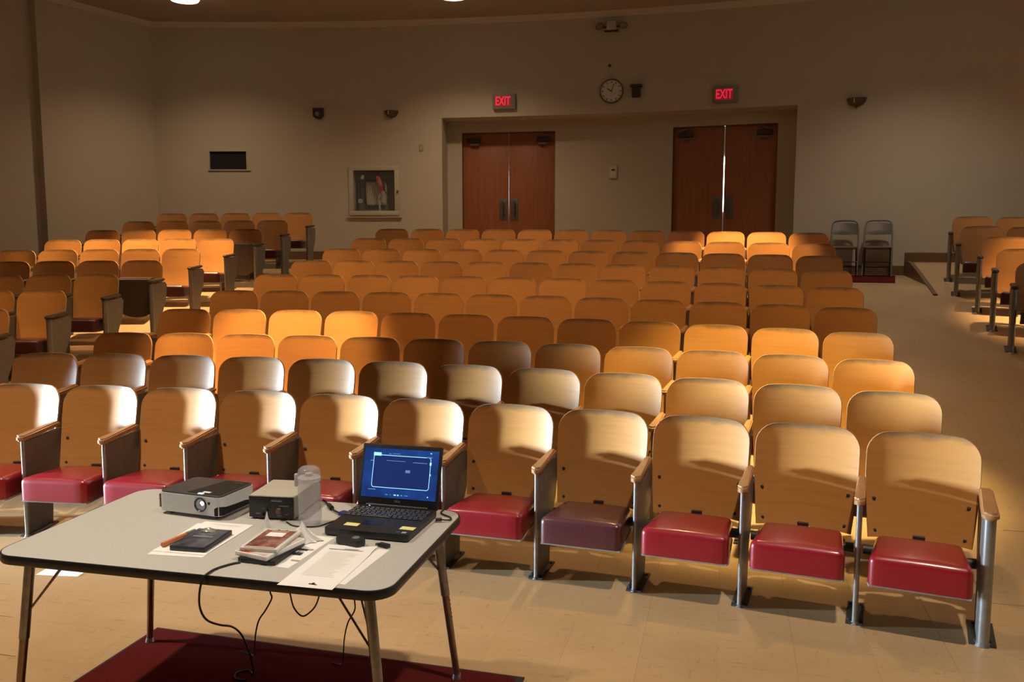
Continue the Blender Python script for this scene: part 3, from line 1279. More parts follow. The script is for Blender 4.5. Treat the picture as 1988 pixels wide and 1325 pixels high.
gl = lathe_mesh([(0.0085, 0.0), (0.006, 0.0014), (0.0, 0.0022)], 20)
gl.transform(Matrix.Translation((lx + 0.006, -PD / 2 + 0.0005, lz + 0.005)) @ FR)
link('lamp_beam_spot', gl, new_mat('projector_lamp_glow', (1, 1, 1), 0.3, emit=(0.82, 0.92, 1.0), estr=12), lb)
link('sensor_window', cyl_mesh((lx + 0.036, -PD / 2 - 0.0012, lz + 0.008), (lx + 0.036, -PD / 2 + 0.003, lz + 0.008), 0.0055), M['black_plastic'], pr)
# long black outlet low on the right side, wrapping the front corner
bm = bmesh.new()
pts = [(PW / 2 - 0.026, -PD / 2 - 0.0008), (PW / 2 - 0.016, -PD / 2 + 0.0005), (PW / 2 - 0.006, -PD / 2 + 0.006), (PW / 2 + 0.0005, -PD / 2 + 0.016), (PW / 2 + 0.001, -PD / 2 + 0.03), (PW / 2 + 0.001, -0.02), (PW / 2 + 0.001, 0.04), (PW / 2 + 0.001, 0.075)]
hz = [0.026, 0.032, 0.033, 0.032, 0.028, 0.024, 0.022, 0.014]
lo_, hi_ = [], []
for (x, y), h in zip(pts, hz):
    lo_.append(bm.verts.new((x, y, 0.016)))
    hi_.append(bm.verts.new((x, y, 0.016 + h)))
for q in range(len(pts) - 1):
    bm.faces.new((lo_[q], lo_[q + 1], hi_[q + 1], hi_[q]))
bmesh.ops.solidify(bm, geom=bm.faces[:], thickness=0.0015)
link('side_outlet', mesh_from(bm, smooth=40), M['black_plastic'], pr)
for q in range(11):
    link('vent_slot', box_mesh((-PW / 2 + 0.004, -PD / 2 + 0.010, 0.026 + q * 0.0045), (0.010, 0.012, 0.0016)), M['black_plastic'], bo)
for fx, fy in ((-0.10, -0.07), (0.10, -0.07), (0, 0.075)):
    link('foot', cyl_mesh((fx, fy, 0.0005), (fx, fy, 0.015), 0.010, 0.012), M['black_plastic'], pr)

# ---- amplifier box
am = thing('amplifier_box', 'beige metal equipment box with black control panel, beside the projector', 'amplifier', on_table(0.020, 0.262), TROT + rad(5))
AW, AD, AH = 0.172, 0.252, 0.086
M['amp'] = mottled('beige_metal_case', (0.50, 0.47, 0.40), (0.55, 0.52, 0.44), 60, 0.45)
bm = bmesh.new()
side = [(-AD / 2, 0.006), (AD / 2, 0.006), (AD / 2, AH - 0.018), (AD / 2 - 0.04, AH), (-AD / 2, AH)]
a = [bm.verts.new((-AW / 2, y, z)) for y, z in side]
b = [bm.verts.new((AW / 2, y, z)) for y, z in side]
bm.faces.new(a)
bm.faces.new(b[::-1])
for q in range(5):
    j = (q + 1) % 5
    bm.faces.new((a[q], a[j], b[j], b[q]))
bmesh.ops.bevel(bm, geom=bm.edges[:], offset=0.002, segments=2, affect='EDGES')
link('case', mesh_from(bm, smooth=35), M['amp'], am)
fp = link('front_panel', box_mesh((0, -AD / 2 - 0.001, AH / 2 + 0.003), (AW - 0.004, 0.004, AH - 0.010), 0.001), M['black_plastic'], am)
M['dim_print'] = new_mat('dim_panel_print', (0.16, 0.17, 0.17), 0.5)
for x, z, ww, hh in ((0.020, 0.070, 0.040, 0.006), (0.048, 0.052, 0.036, 0.004), (-0.050, 0.022, 0.018, 0.005), (0.030, 0.016, 0.018, 0.004), (-0.02, 0.040, 0.03, 0.0025), (0.058, 0.022, 0.014, 0.0025)):
    link('panel_print', box_mesh((x, -AD / 2 - 0.0034, z), (ww, 0.0006, hh)), M['dim_print'], fp)
for x, z, r in ((0.030, 0.034, 0.011), (-0.018, 0.036, 0.008), (-0.032, 0.018, 0.005)):
    link('knob', cyl_mesh((x, -AD / 2 - 0.003, z), (x, -AD / 2 - 0.014, z), r, r * 0.85, 16), M['black_plastic'] if r < 0.01 else new_mat('brown_knob', (0.16, 0.09, 0.07), 0.5), fp)
for fx, fy in ((-0.065, -0.12), (0.065, -0.12), (-0.065, 0.12), (0.065, 0.12)):
    link('foot', cyl_mesh((fx, fy, 0.0004), (fx, fy, 0.007), 0.009), M['black_plastic'], am)

# ---- water bottle
M['clear'] = new_mat('clear_grey_plastic', (0.62, 0.62, 0.68), 0.14)
bsdf(M['clear']).inputs['Alpha'].default_value = 0.20
M['lid'] = new_mat('translucent_white_lid', (0.80, 0.78, 0.80), 0.35)
bsdf(M['lid']).inputs['Alpha'].default_value = 0.75
bt = thing('water_bottle', 'clear plastic water bottle with domed cap, in front of the equipment box', 'bottle', on_table(0.188, 0.122), 0)
bt.scale = (1.1, 1.1, 1.0)
ow = [(0.0, 0.0008), (0.033, 0.001), (0.0365, 0.006), (0.0375, 0.03), (0.0375, 0.135), (0.0355, 0.148), (0.0345, 0.157)]
iw = [(0.0335, 0.157), (0.0345, 0.147), (0.0362, 0.134), (0.0362, 0.03), (0.035, 0.010), (0.0, 0.008)]
link('bottle_body', lathe_mesh(ow + iw, 32), M['clear'], bt)
link('screw_lid', lathe_mesh([(0.0, 0.158), (0.036, 0.158), (0.0362, 0.170), (0.033, 0.173), (0.014, 0.175), (0.012, 0.185), (0.0, 0.186)], 28), M['lid'], bt)
link('dome_cap', lathe_mesh([(0.0368, 0.166), (0.0372, 0.185), (0.034, 0.199), (0.024, 0.208), (0.0, 0.212), (0.0, 0.2105), (0.023, 0.2065), (0.0328, 0.198), (0.0358, 0.185), (0.0356, 0.166)], 28), M['clear'], bt)
link('cap_hinge', box_mesh((-0.041, 0, 0.160), (0.010, 0.016, 0.045), 0.003), M['lid'], bt)

# ---- laptop
lp = thing('laptop', 'open black laptop with blue screen on the right end of the table', 'laptop', on_table(0.443, 0.163), TROT - rad(1.5))
LW, LD = 0.306, 0.288
bs = link('base', prism_mesh(rrect(LW, LD, 0.012, 4), 0.003, 0.028, 0.003), M['black_plastic'], lp)
# keys
M['key'] = new_mat('black_key', (0.022, 0.022, 0.026), 0.32)
kx0, ky0 = -0.138, 0.105
kbm = box_mesh((0, 0, 0), (0.0165, 0.0165, 0.003), 0.0012, 1)
kbm.materials.append(M['key'])
link('key_well', box_mesh((0, 0.062, 0.0283), (0.292, 0.108, 0.0006)), new_mat('key_well_black', (0.008, 0.008, 0.009), 0.6), bs)
for rr_ in range(6):
    nk = 15
    for q in range(nk):
        if rr_ == 5 and 4 <= q <= 8:
            continue
        child('key', kbm, bs, (kx0 + q * 0.0195 + (rr_ % 2) * 0.004, ky0 - rr_ * 0.0180, 0.0300))
sp = box_mesh((0, 0, 0), (0.095, 0.0165, 0.003), 0.0012, 1)
sp.materials.append(M['key'])
child('space_bar', sp, bs, (kx0 + 6 * 0.0195, ky0 - 5 * 0.018, 0.0300))
link('touchpad', box_mesh((-0.01, -0.055, 0.0283), (0.07, 0.045, 0.0006)), new_mat('touchpad_black', (0.01, 0.01, 0.012), 0.25), bs)
link('power_led', cyl_mesh((-0.105, 0.128, 0.028), (-0.105, 0.128, 0.0292), 0.003), new_mat('blue_led', (0.1, 0.2, 1), 0.3, emit=(0.08, 0.25, 1.0), estr=8), bs)
link('maker_sticker', box_mesh((0.132, -0.125, 0.0283), (0.016, 0.014, 0.0005)), new_mat('silver_sticker', (0.4, 0.4, 0.4), 0.4), bs)
link('maker_sticker', box_mesh((0.110, -0.125, 0.0283), (0.014, 0.010, 0.0005)), new_mat('blue_sticker', (0.06, 0.07, 0.14), 0.4), bs)
# screen
SH, SWD = 0.228, 0.314
lid = link('screen_lid', box_mesh((0, 0.006, SH / 2), (SWD, 0.011, SH), 0.004), M['black_plastic'], lp)
lid.location = (0, LD / 2 - 0.012, 0.026)
lid.rotation_euler = (-rad(17), 0, 0)
m = new_mat('blue_display', (0.01, 0.02, 0.06), 0.25, emit=(0.02, 0.08, 0.34), estr=0.8, spec=0.15)
tc, mp = coords(m, 'Object', (9, 9, 12))
n = noise(m, mp.outputs['Vector'], 1.0, 2)
r_ = ramp(m, n.outputs['Fac'], [(0.3, (0.008, 0.025, 0.13)), (0.7, (0.016, 0.075, 0.36))])
lk(m, r_.outputs['Color'], bsdf(m).inputs['Emission Color'])
disp = link('display', box_mesh((0, -0.0002, 0.122), (0.292, 0.0012, 0.180)), m, lid)
M['ui'] = new_mat('display_light_blue', (0.2, 0.5, 0.8), 0.4, emit=(0.35, 0.80, 1.0), estr=1.1)
M['ui_dim'] = new_mat('display_dim_blue', (0.1, 0.2, 0.5), 0.4, emit=(0.10, 0.22, 0.45), estr=0.8)
M['ui_dark'] = new_mat('display_dark_blue', (0.01, 0.02, 0.05), 0.4, emit=(0.006, 0.018, 0.115), estr=1.0)
bm = bmesh.new()
o_, i_ = rrect(0.226, 0.120, 0.010, 5), rrect(0.222, 0.116, 0.008, 5)
A = [bm.verts.new((x + 0.004, -0.0012, y + 0.128)) for x, y in o_]
B = [bm.verts.new((x + 0.004, -0.0012, y + 0.128)) for x, y in i_]
for q in range(len(A)):
    j = (q + 1) % len(A)
    bm.faces.new((A[q], A[j], B[j], B[q]))
link('picture_outline', mesh_from(bm), M['ui'], disp)
bm = bmesh.new()
bm.faces.new([bm.verts.new((x + 0.004, -0.0009, y + 0.128)) for x, y in i_])
link('picture_area', mesh_from(bm), M['ui_dark'], disp)


def ui(x, z, ww, hh, mt):
    link('screen_mark', box_mesh((x, -0.0012, z), (ww, 0.0004, hh)), mt, disp)


ui(-0.095, 0.190, 0.030, 0.012, M['ui'])
for x, z, ww, hh, mt in ((-0.045, 0.193, 0.008, 0.003, 'ui_dim'), (-0.02, 0.194, 0.03, 0.002, 'ui_dim'), (0.115, 0.203, 0.006, 0.003, 'ui'), (0.11, 0.188, 0.022, 0.004, 'ui_dim'),
                         (-0.115, 0.165, 0.012, 0.003, 'ui_dim'), (-0.02, 0.168, 0.075, 0.002, 'ui_dim'), (0.075, 0.166, 0.055, 0.0025, 'ui_dim'), (0.116, 0.165, 0.007, 0.010, 'ui'),
                         (0.118, 0.125, 0.004, 0.006, 'ui'), (-0.105, 0.060, 0.03, 0.003, 'ui_dim'), (0.0, 0.044, 0.005, 0.005, 'ui'), (-0.012, 0.044, 0.009, 0.004, 'ui'),
                         (0.014, 0.044, 0.008, 0.004, 'ui_dim'), (-0.03, 0.044, 0.004, 0.003, 'ui_dim'), (-0.045, 0.044, 0.012, 0.003, 'ui_dim'), (0.032, 0.044, 0.014, 0.003, 'ui_dim'), (0.115, 0.045, 0.004, 0.004, 'ui'), (0.03, 0.132, 0.018, 0.010, 'ui_dim')):
    ui(x, z, ww, hh, M[mt])
tx = text_mesh('DELL', 0.011, 0.0003)
tx.transform(Matrix.Translation((0, -0.0008, 0.021)) @ FR)
link('maker_lettering', tx, new_mat('grey_lettering', (0.25, 0.25, 0.25), 0.4), lid)
link('hinge', cyl_mesh((-0.12, LD / 2 - 0.010, 0.028), (0.12, LD / 2 - 0.010, 0.028), 0.007), M['black_plastic'], lp)
# two yellow notes stuck on the palm rest
M['note'] = new_mat('yellow_note_paper', (0.80, 0.78, 0.30), 0.7)
for nx, ny, lab in ((-0.073, -0.090, 'small yellow sticky note on the left palm rest of the laptop'), (0.128, -0.082, 'small yellow sticky note on the right palm rest of the laptop')):
    p = TM @ Matrix.Translation((0.443, 0.163, TZ)) @ Matrix.Rotation(-rad(1.5), 4, 'Z') @ Vector((nx, ny, 0.0281))
    o = link('sticky_note', box_mesh((0, 0, 0.0004), (0.051, 0.030, 0.0006)), M['note'])
    o.location = p
    o.rotation_euler = (0, 0, TROT - rad(3))
    tag(o, lab, 'sticky note', 'yellow notes on the laptop')


# ---- sheets of paper
def sheet(name, label, u, v, ww, dd, rot, dz, curl=0.0, mat='paper', over=False):
    bm = bmesh.new()
    nx, ny = 8, 12
    top = [[None] * (nx + 1) for _ in range(ny + 1)]
    for j in range(ny + 1):
        for i in range(nx + 1):
            x, y = (i / nx - 0.5) * ww, (j / ny - 0.5) * dd
            cz = curl * max(0, (x / (ww / 2) + y / (dd / 2)) - 1.2) ** 1.5
            top[j][i] = bm.verts.new((x, y, cz))
    for j in range(ny):
        for i in range(nx):
            bm.faces.new((top[j][i], top[j][i + 1], top[j + 1][i + 1], top[j + 1][i]))
    low = [[bm.verts.new(v_.co - Vector((0, 0, 0.0005))) for v_ in row] for row in top]
    for j in range(ny):
        for i in range(nx):
            bm.faces.new((low[j][i], low[j + 1][i], low[j + 1][i + 1], low[j][i + 1]))
    me = mesh_from(bm)
    o = link(name, me, M[mat])
    o.location = on_table(u, v, dz)
    o.rotation_euler = (0, 0, TROT + rad(rot))
    tag(o, label, 'paper')
    return o


def print_lines(o, rects, mat='print', z=0.0012):
    bm = bmesh.new()
    for x, y, ww, hh in rects:
        vs = [bm.verts.new((x + a * ww / 2, y + b * hh / 2, z)) for a, b in ((-1, -1), (1, -1), (1, 1), (-1, 1))]
        bm.faces.new(vs)
    link('print', mesh_from(bm), M[mat], o)


M['print_faint'] = new_mat('faint_print', (0.70, 0.68, 0.67), 0.8)
M['print_black'] = new_mat('black_print', (0.03, 0.03, 0.035), 0.8)
s1 = sheet('paper_sheet', 'white sheet under the black disc case, left of the table centre', -0.098, -0.112, 0.190, 0.312, 4, 0.0006)
s2 = sheet('paper_sheet', 'white sheet lying askew on another sheet, in front of the projector', -0.092, -0.092, 0.190, 0.305, 0.5, 0.0016)
print_lines(s2, [(0.0, 0.13, 0.12, 0.002), (0.02, 0.12, 0.10, 0.0015)], 'print_faint')
s3 = sheet('paper_sheet', 'lower of two white sheets at the front right of the table', 0.462, -0.205, 0.170, 0.300, -4, 0.0006)
s4 = sheet('paper_sheet', 'typed white sheet overhanging the front right table edge', 0.430, -0.232, 0.172, 0.350, 0.5, 0.0018, 0.010)
rects = [(0.0, 0.135, 0.13, 0.006), (0.01, 0.143, 0.05, 0.004)]
for q in range(20):
    wv = 0.11 * random.uniform(0.75, 1.0)
    rects.append((-0.055 + wv / 2, 0.112 - q * 0.0105, wv, 0.0018))
print_lines(s4, rects[:2], 'print')
print_lines(s4, rects[2:], 'print_faint')
print_lines(s4, [(0.012, -0.150, 0.020, 0.005), (0.014, -0.146, 0.008, 0.012), (0.022, -0.152, 0.012, 0.003)], 'print_black', 0.0013)
s5 = sheet('printed_handout', 'printed handout under the stack of disc cases', 0.232, -0.130, 0.185, 0.290, -3.5, 0.0006)
rects = []
for q in range(24):
    rects.append((random.uniform(-0.05, 0.08), random.uniform(-0.12, 0.13), random.uniform(0.01, 0.035), random.uniform(0.004, 0.012)))
print_lines(s5, rects, 'print')
print_lines(s5, [(0.055, -0.03, 0.03, 0.02), (0.05, 0.01, 0.04, 0.015)], 'print_black', 0.0013)


# ---- disc cases
def case(label, u, v, ww, dd, hh, rot, dz, shell, cover, inset=0.008):
    t = thing('disc_case', label, 'disc case', on_table(u, v, dz), TROT + rad(rot), 'disc cases on the table')
    link('shell', prism_mesh(rrect(ww, dd, 0.004, 3), 0.0002, hh, 0.001), shell, t)
    link('cover_print', box_mesh((0, 0, hh + 0.0004), (ww - inset, dd - inset, 0.0006)), cover, t)
    return t


def cover_mat(name, stops, sc):
    m = new_mat(name, stops[0][1], 0.22, coat=0.5)
    tc, mp = coords(m, 'Object', (sc, sc, sc))
    n = noise(m, mp.outputs['Vector'], 1.0, 4)
    r = ramp(m, n.outputs['Fac'], stops)
    lk(m, r.outputs['Color'], bsdf(m).inputs['Base Color'])
    return m


cv1 = cover_mat('dark_blue_cover', [(0.3, (0.015, 0.018, 0.03)), (0.5, (0.06, 0.07, 0.10)), (0.72, (0.16, 0.14, 0.15))], 24)
cv2 = cover_mat('red_brown_cover', [(0.3, (0.13, 0.045, 0.035)), (0.52, (0.30, 0.13, 0.10)), (0.75, (0.50, 0.34, 0.28))], 26)
cv3 = cover_mat('orange_white_cover', [(0.38, (0.62, 0.10, 0.03)), (0.5, (0.7, 0.6, 0.55)), (0.7, (0.72, 0.70, 0.68))], 18)
c1 = case('black disc case with dark blue cover on white sheets', -0.074, -0.138, 0.124, 0.180, 0.014, 3, 0.0030, M['black_plastic'], cv1)
link('case_band', box_mesh((0.0, 0.01, 0.0152), (0.07, 0.010, 0.0004)), new_mat('cover_light_band', (0.25, 0.23, 0.24), 0.4), c1)
c2 = case('black disc case at the bottom of the stack', 0.205, -0.180, 0.130, 0.186, 0.013, -2, 0.0022, M['black_plastic'], M['black_plastic'])
c3 = case('white disc case with orange cover, middle of the stack', 0.200, -0.178, 0.128, 0.186, 0.014, -12, 0.0165, M['paper'], cv3)
c4 = case('clear disc case with red-brown picture cover, top of the stack', 0.192, -0.158, 0.126, 0.186, 0.011, 3, 0.0318, new_mat('clear_case', (0.74, 0.71, 0.69), 0.25), cv2, 0.022)
link('white_sticker', box_mesh((0.0, 0.035, 0.0125), (0.058, 0.038, 0.0006)), M['paper'], c4)
bm = bmesh.new()
for x, y, ww in ((-0.03, 0.078, 0.03), (0.005, 0.079, 0.02), (0.036, 0.078, 0.028), (0.0, 0.067, 0.06)):
    add_box(bm, (x, y, 0.0121), (ww, 0.006, 0.0004))
link('title_print', mesh_from(bm), new_mat('cream_print', (0.6, 0.52, 0.42), 0.6), c4)
link('spine_label', box_mesh((0, -0.084, 0.0121), (0.10, 0.010, 0.0004)), new_mat('cream_spine', (0.55, 0.47, 0.38), 0.5), c4)


# ---- crumpled tissues, plastic wrapper, marker
def tissue(label, u, v, dz, sx, sy, sz, seed, cat='tissue', name='crumpled_tissue', mat='paper'):
    rnd = random.Random(seed)
    bm = bmesh.new()
    bmesh.ops.create_icosphere(bm, subdivisions=3, radius=1.0)
    ph = [rnd.uniform(0, 6) for _ in range(6)]
    for v_ in bm.verts:
        c = v_.co
        k = 1 + 0.22 * math.sin(5 * c.x + ph[0]) * math.cos(4 * c.y + ph[1]) + 0.15 * math.sin(9 * c.y + ph[2] + 5 * c.z)
        c.x *= k
        c.y *= k
        if c.z > 0:
            c.z = c.z ** 1.6 * (1.2 + 0.3 * math.sin(3 * c.x + ph[3]))
            s = max(0.15, 1 - 0.75 * c.z)
            c.x *= s
            c.y *= s
        else:
            c.z *= 0.02
    zmin = min(v_.co.z for v_ in bm.verts)
    for v_ in bm.verts:
        v_.co = Vector((v_.co.x * sx, v_.co.y * sy, (v_.co.z - zmin) * sz))
    o = link(name, mesh_from(bm, smooth=50), M[mat])
    o.location = on_table(u, v, dz)
    o.rotation_euler = (0, 0, TROT)
    tag(o, label, cat)
    return o


M['tissue'] = new_mat('white_tissue', (0.85, 0.85, 0.84), 0.8)
tissue('crumpled white tissue standing up behind the disc case stack', 0.112, -0.036, 0.0021, 0.036, 0.022, 0.070, 3, mat='tissue')
tissue('crumpled white tissue beside the disc cases, nearer the laptop', 0.240, -0.046, 0.0021, 0.060, 0.036, 0.055, 5, mat='tissue')
M['wrap'] = new_mat('grey_green_plastic_film', (0.22, 0.24, 0.20), 0.25)
tissue('scrap of grey plastic film on the black disc case', -0.092, -0.070, 0.0182, 0.030, 0.020, 0.010, 9, 'plastic film', 'plastic_wrapper', 'wrap')
mk = thing('marker_pen', 'orange marker pen lying beside the black disc case', 'pen', on_table(-0.160, -0.140, 0.0105), TROT + rad(82))
link('barrel', cyl_mesh((-0.072, 0, 0), (0.035, 0, 0), 0.0075, 0.0075, 14), new_mat('orange_plastic', (0.62, 0.20, 0.07), 0.4), mk)
link('cap', cyl_mesh((0.036, 0, 0), (0.078, 0, 0), 0.0082, 0.0068, 14), new_mat('grey_cap', (0.22, 0.21, 0.21), 0.4), mk)

# ---- remote and memory stick
rm = thing('presentation_remote', 'black presentation remote with round grey button, before the laptop', 'remote', on_table(0.413, -0.040), TROT - rad(14))
link('body', prism_mesh(rrect(0.104, 0.040, 0.014, 6), 0.0005, 0.026, 0.007), M['black_plastic'], rm)
link('button_ring', lathe_mesh([(0.0, 0.026), (0.013, 0.026), (0.0125, 0.0285), (0.009, 0.029), (0.008, 0.0275), (0.0, 0.0275)], 20), new_mat('grey_button', (0.20, 0.20, 0.21), 0.3), rm).location = (0.022, 0, 0)
link('indicator', cyl_mesh((-0.012, 0.004, 0.026), (-0.012, 0.004, 0.0272), 0.003), M['chrome'], rm)
us = thing('memory_stick', 'tiny black memory stick beside the presentation remote', 'memory stick', on_table(0.524, -0.036), TROT - rad(17))
link('body', box_mesh((0.006, 0, 0.0065), (0.040, 0.019, 0.012), 0.003), M['black_plastic'], us)
link('plug', box_mesh((-0.020, 0, 0.0060), (0.014, 0.012, 0.005), 0.001), new_mat('dark_plug', (0.06, 0.08, 0.06), 0.4), us)

# ---- cables
M['cable'] = new_mat('black_cable', (0.016, 0.015, 0.015), 0.4)


def cable(name, label, pts, r, mat='cable'):
    o = link(name, tube_mesh([TM @ Vector(p) for p in pts], r), M[mat])
    return tag(o, label, 'cable')


T = TZ
vg = thing('video_cable', 'dark video cable with ferrite and blue plug at the laptop left side', 'cable')
link('cord', tube_mesh([TM @ Vector(p) for p in ((0.112, 0.384, T + 0.005), (0.128, 0.372, T + 0.005), (0.150, 0.340, T + 0.0055), (0.175, 0.305, T + 0.006), (0.215, 0.262, T + 0.008), (0.252, 0.232, T + 0.010))], 0.0034), M['cable'], vg)
fe = link('ferrite', cyl_mesh(TM @ Vector((0.168, 0.316, T + 0.0095)), TM @ Vector((0.196, 0.282, T + 0.0095)), 0.0088), M['cable'], vg)
M['vga_blue'] = new_mat('blue_plug_plastic', (0.03, 0.04, 0.22), 0.45)
link('plug', box_mesh((0, 0, 0), (0.036, 0.030, 0.014), 0.003), M['vga_blue'], vg)
vg.children[-1].matrix_world = TM @ Matrix.Translation((0.270, 0.228, T + 0.0115)) @ Matrix.Rotation(-0.3, 4, 'Z')
cable('power_cord', 'thin dark cable running past the bottle foot to the laptop', ((0.10, 0.115, T + 0.003), (0.14, 0.085, T + 0.003), (0.19, 0.083, T + 0.003), (0.23, 0.10, T + 0.003), (0.255, 0.155, T + 0.003), (0.278, 0.205, T + 0.004)), 0.0026)
pc = thing('side_cable', 'short looped cable plugged into the right side of the laptop', 'cable')
link('cord', tube_mesh([TM @ Vector(p) for p in ((0.628, 0.248, T + 0.010), (0.650, 0.255, T + 0.007), (0.660, 0.275, T + 0.004), (0.648, 0.300, T + 0.004), (0.622, 0.318, T + 0.004), (0.60, 0.345, T + 0.004), (0.60, 0.385, T + 0.004))], 0.0028), M['cable'], pc)
link('plug', cyl_mesh(TM @ Vector((0.6125, 0.242, T + 0.010)), TM @ Vector((0.634, 0.250, T + 0.010)), 0.0062), M['cable'], pc)
FL = FRONT_Z + 0.0136
cable('hanging_cable', 'black cable from the disc cases hanging over the front table edge', ((0.150, -0.276, T + 0.0042), (0.128, -0.300, T + 0.004), (0.107, -0.345, T + 0.004), (0.106, -0.389, T + 0.0045), (0.100, -0.4005, T - 0.004), (0.093, -0.41, 0.58), (0.072, -0.38, 0.517), (0.059, -0.33, 0.456), (0.057, -0.26, 0.408), (0.053, -0.18, 0.365), (0.024, -0.08, 0.29), (-0.021, 0.03, 0.186), (-0.066, 0.13, 0.079), (-0.098, 0.19, FL + 0.006), (-0.135, 0.215, FL), (-0.165, 0.185, FL), (-0.145, 0.145, FL), (-0.10, 0.145, FL)), 0.0034)
cable('dangling_cable', 'thin cable dangling under the middle of the table', ((0.150, -0.10, 0.592), (0.152, -0.10, 0.50), (0.149, -0.10, 0.46), (0.142, -0.08, 0.429), (0.095, -0.04, 0.366), (0.045, 0.0, 0.307), (-0.028, 0.1, 0.206), (-0.093, 0.2, 0.103), (-0.150, 0.29, 0.016), (-0.19, 0.335, FL), (-0.25, 0.345, FL)), 0.0028)
cable('drooping_cable', 'thin cable loop drooping under the table front', ((0.150, 0.0, 0.592), (0.160, 0.0, 0.46), (0.168, 0.0, 0.412), (0.180, 0.0, 0.367), (0.208, 0.0, 0.340), (0.237, 0.0, 0.354), (0.267, 0.0, 0.394), (0.290, 0.0, 0.48), (0.305, 0.0, 0.592)), 0.0028)
cable('trailing_cable', 'thin cable under the right table end trailing to the rug', ((0.41, 0.0, 0.592), (0.408, 0.0, 0.47), (0.405, 0.0, 0.417), (0.382, 0.05, 0.357), (0.333, 0.1, 0.284), (0.272, 0.2, 0.174), (0.225, 0.29, 0.07), (0.195, 0.335, FL + 0.004), (0.15, 0.34, FL)), 0.0026)

# ---- rug and floor paper
rg = thing('entrance_mat', 'maroon carpet mat with black rubber edge under the table', 'mat', (0, 0, FRONT_Z))
ang = rad(15.35)
A = Vector((-1.507, 3.519))
ux, uy = Vector((math.cos(ang), -math.sin(ang))), Vector((math.sin(ang), math.cos(ang)))
Lr, Dr = 1.612, 0.95


def rp(s, t):
    q = A + ux * s - uy * t
    return (q.x, q.y)


lft = 0.0
rug_pts = [rp(0.0, 0.0), rp(Lr, 0.0), rp(Lr, Dr), rp(0.0, Dr)]
inn = [rp(0.012, 0.012), rp(Lr - 0.03, 0.012), rp(Lr - 0.03, Dr - 0.012), rp(0.012, Dr - 0.012)]
bm = bmesh.new()
prism(bm, rug_pts, 0.0008, 0.0065)
link('rubber_edge', mesh_from(bm), M['rubber'], rg)
bm = bmesh.new()
prism(bm, inn, 0.0066, 0.0090)
link('pile', mesh_from(bm), M['rug'], rg)
fpz = link('floor_sheet', box_mesh((0, 0, 0.001), (0.22, 0.16, 0.0008)), M['paper'])
fpz.location = (-2.235, 4.185, FRONT_Z + 0.0004)
fpz.rotation_euler = (0, 0, rad(-6))
tag(fpz, 'pale sheet lying on the floor behind the left table leg', 'paper')


# ================================================================== THINGS ON THE BACK WALL
def wall_thing(name, label, cat, thd, z, r=RW, group=None):
    t = thing(name, label, cat, (0, 0, 0), 0, group)
    t.matrix_world = wall_frame(r, thd, z)
    return t


# exit signs
M['sign_box'] = mottled('grey_sign_housing', (0.20, 0.19, 0.16), (0.24, 0.22, 0.19), 30, 0.5)
M['exit_red'] = new_mat('lit_exit_red', (0.6, 0.02, 0.04), 0.5, emit=(1.0, 0.025, 0.075), estr=0.62)
M['exit_dim'] = new_mat('dim_exit_red', (0.25, 0.02, 0.03), 0.5, emit=(0.30, 0.01, 0.02), estr=0.4)
for thd, z, lab in ((9.93, 3.935, 'lit red exit sign above the left double door'), (17.98, 3.905, 'lit red exit sign above the right double door')):
    t = wall_thing('exit_sign', lab, 'exit sign', thd, z, group='exit signs')
    link('housing', box_mesh((0, -0.035, 0), (0.375, 0.07, 0.245), 0.008), M['sign_box'], t)
    fc = link('face', box_mesh((-0.018, -0.0712, 0.0), (0.265, 0.003, 0.168)), M['exit_dim'], t)
    tx = text_mesh('EXIT', 0.15, 0.002, 0.004)
    sc = Matrix.Diagonal((0.82, 1.28, 1, 1))
    tx.transform(Matrix.Translation((-0.018, -0.0745, -0.002)) @ FR @ sc)
    link('lettering', tx, M['exit_red'], fc)

# clock
t = wall_thing('wall_clock', 'round white wall clock with dark rim above the recess', 'clock', 13.93, 4.04)
ck = lathe_mesh([(0.0, 0.0), (0.19, 0.0), (0.19, 0.045), (0.182, 0.055), (0.172, 0.050), (0.170, 0.035)], 40)
ck.transform(FR)
link('rim', ck, new_mat('dark_clock_rim', (0.11, 0.09, 0.065), 0.4), t)
fa = lathe_mesh([(0.171, 0.034), (0.0, 0.034)], 40)
fa.transform(FR)
fc = link('dial', fa, new_mat('clock_dial', (0.62, 0.60, 0.55), 0.5), t)
for q in range(12):
    a = 2 * PI * q / 12
    mk_ = box_mesh((0, 0, 0), (0.012, 0.002, 0.030))
    mk_.transform(Matrix.Translation((0.142 * math.sin(a), -0.0352, 0.142 * math.cos(a))) @ Matrix.Rotation(a, 4, 'Y'))
    link('hour_mark', mk_, M['print_black'], fc)
for ang_, ln_, wd_, nm in ((rad(-58), 0.095, 0.014, 'hour_hand'), (rad(19), 0.138, 0.010, 'minute_hand')):
    hd = box_mesh((0, 0, ln_ / 2 - 0.015), (wd_, 0.002, ln_))
    hd.transform(Matrix.Translation((0, -0.038, 0)) @ Matrix.Rotation(ang_, 4, 'Y'))
    link(nm, hd, M['print_black'], t)

# dark horn beside the clock
M['dark_brown'] = new_mat('dark_brown_enamel', (0.035, 0.025, 0.018), 0.5)
t = wall_thing('alarm_horn', 'dark box with wider top plate beside the wall clock', 'alarm', 14.835, 4.035)
link('body', box_mesh((0, -0.05, -0.03), (0.125, 0.10, 0.155), 0.01), M['dark_brown'], t)
link('top_plate', box_mesh((0, -0.055, 0.068), (0.190, 0.11, 0.04), 0.008), M['dark_brown'], t)
bm = bmesh.new()
for q in range(5):
    add_box(bm, (0, -0.101, -0.085 + q * 0.024), (0.09, 0.004, 0.008))
link('grille_bar', mesh_from(bm), M['iron'], t)
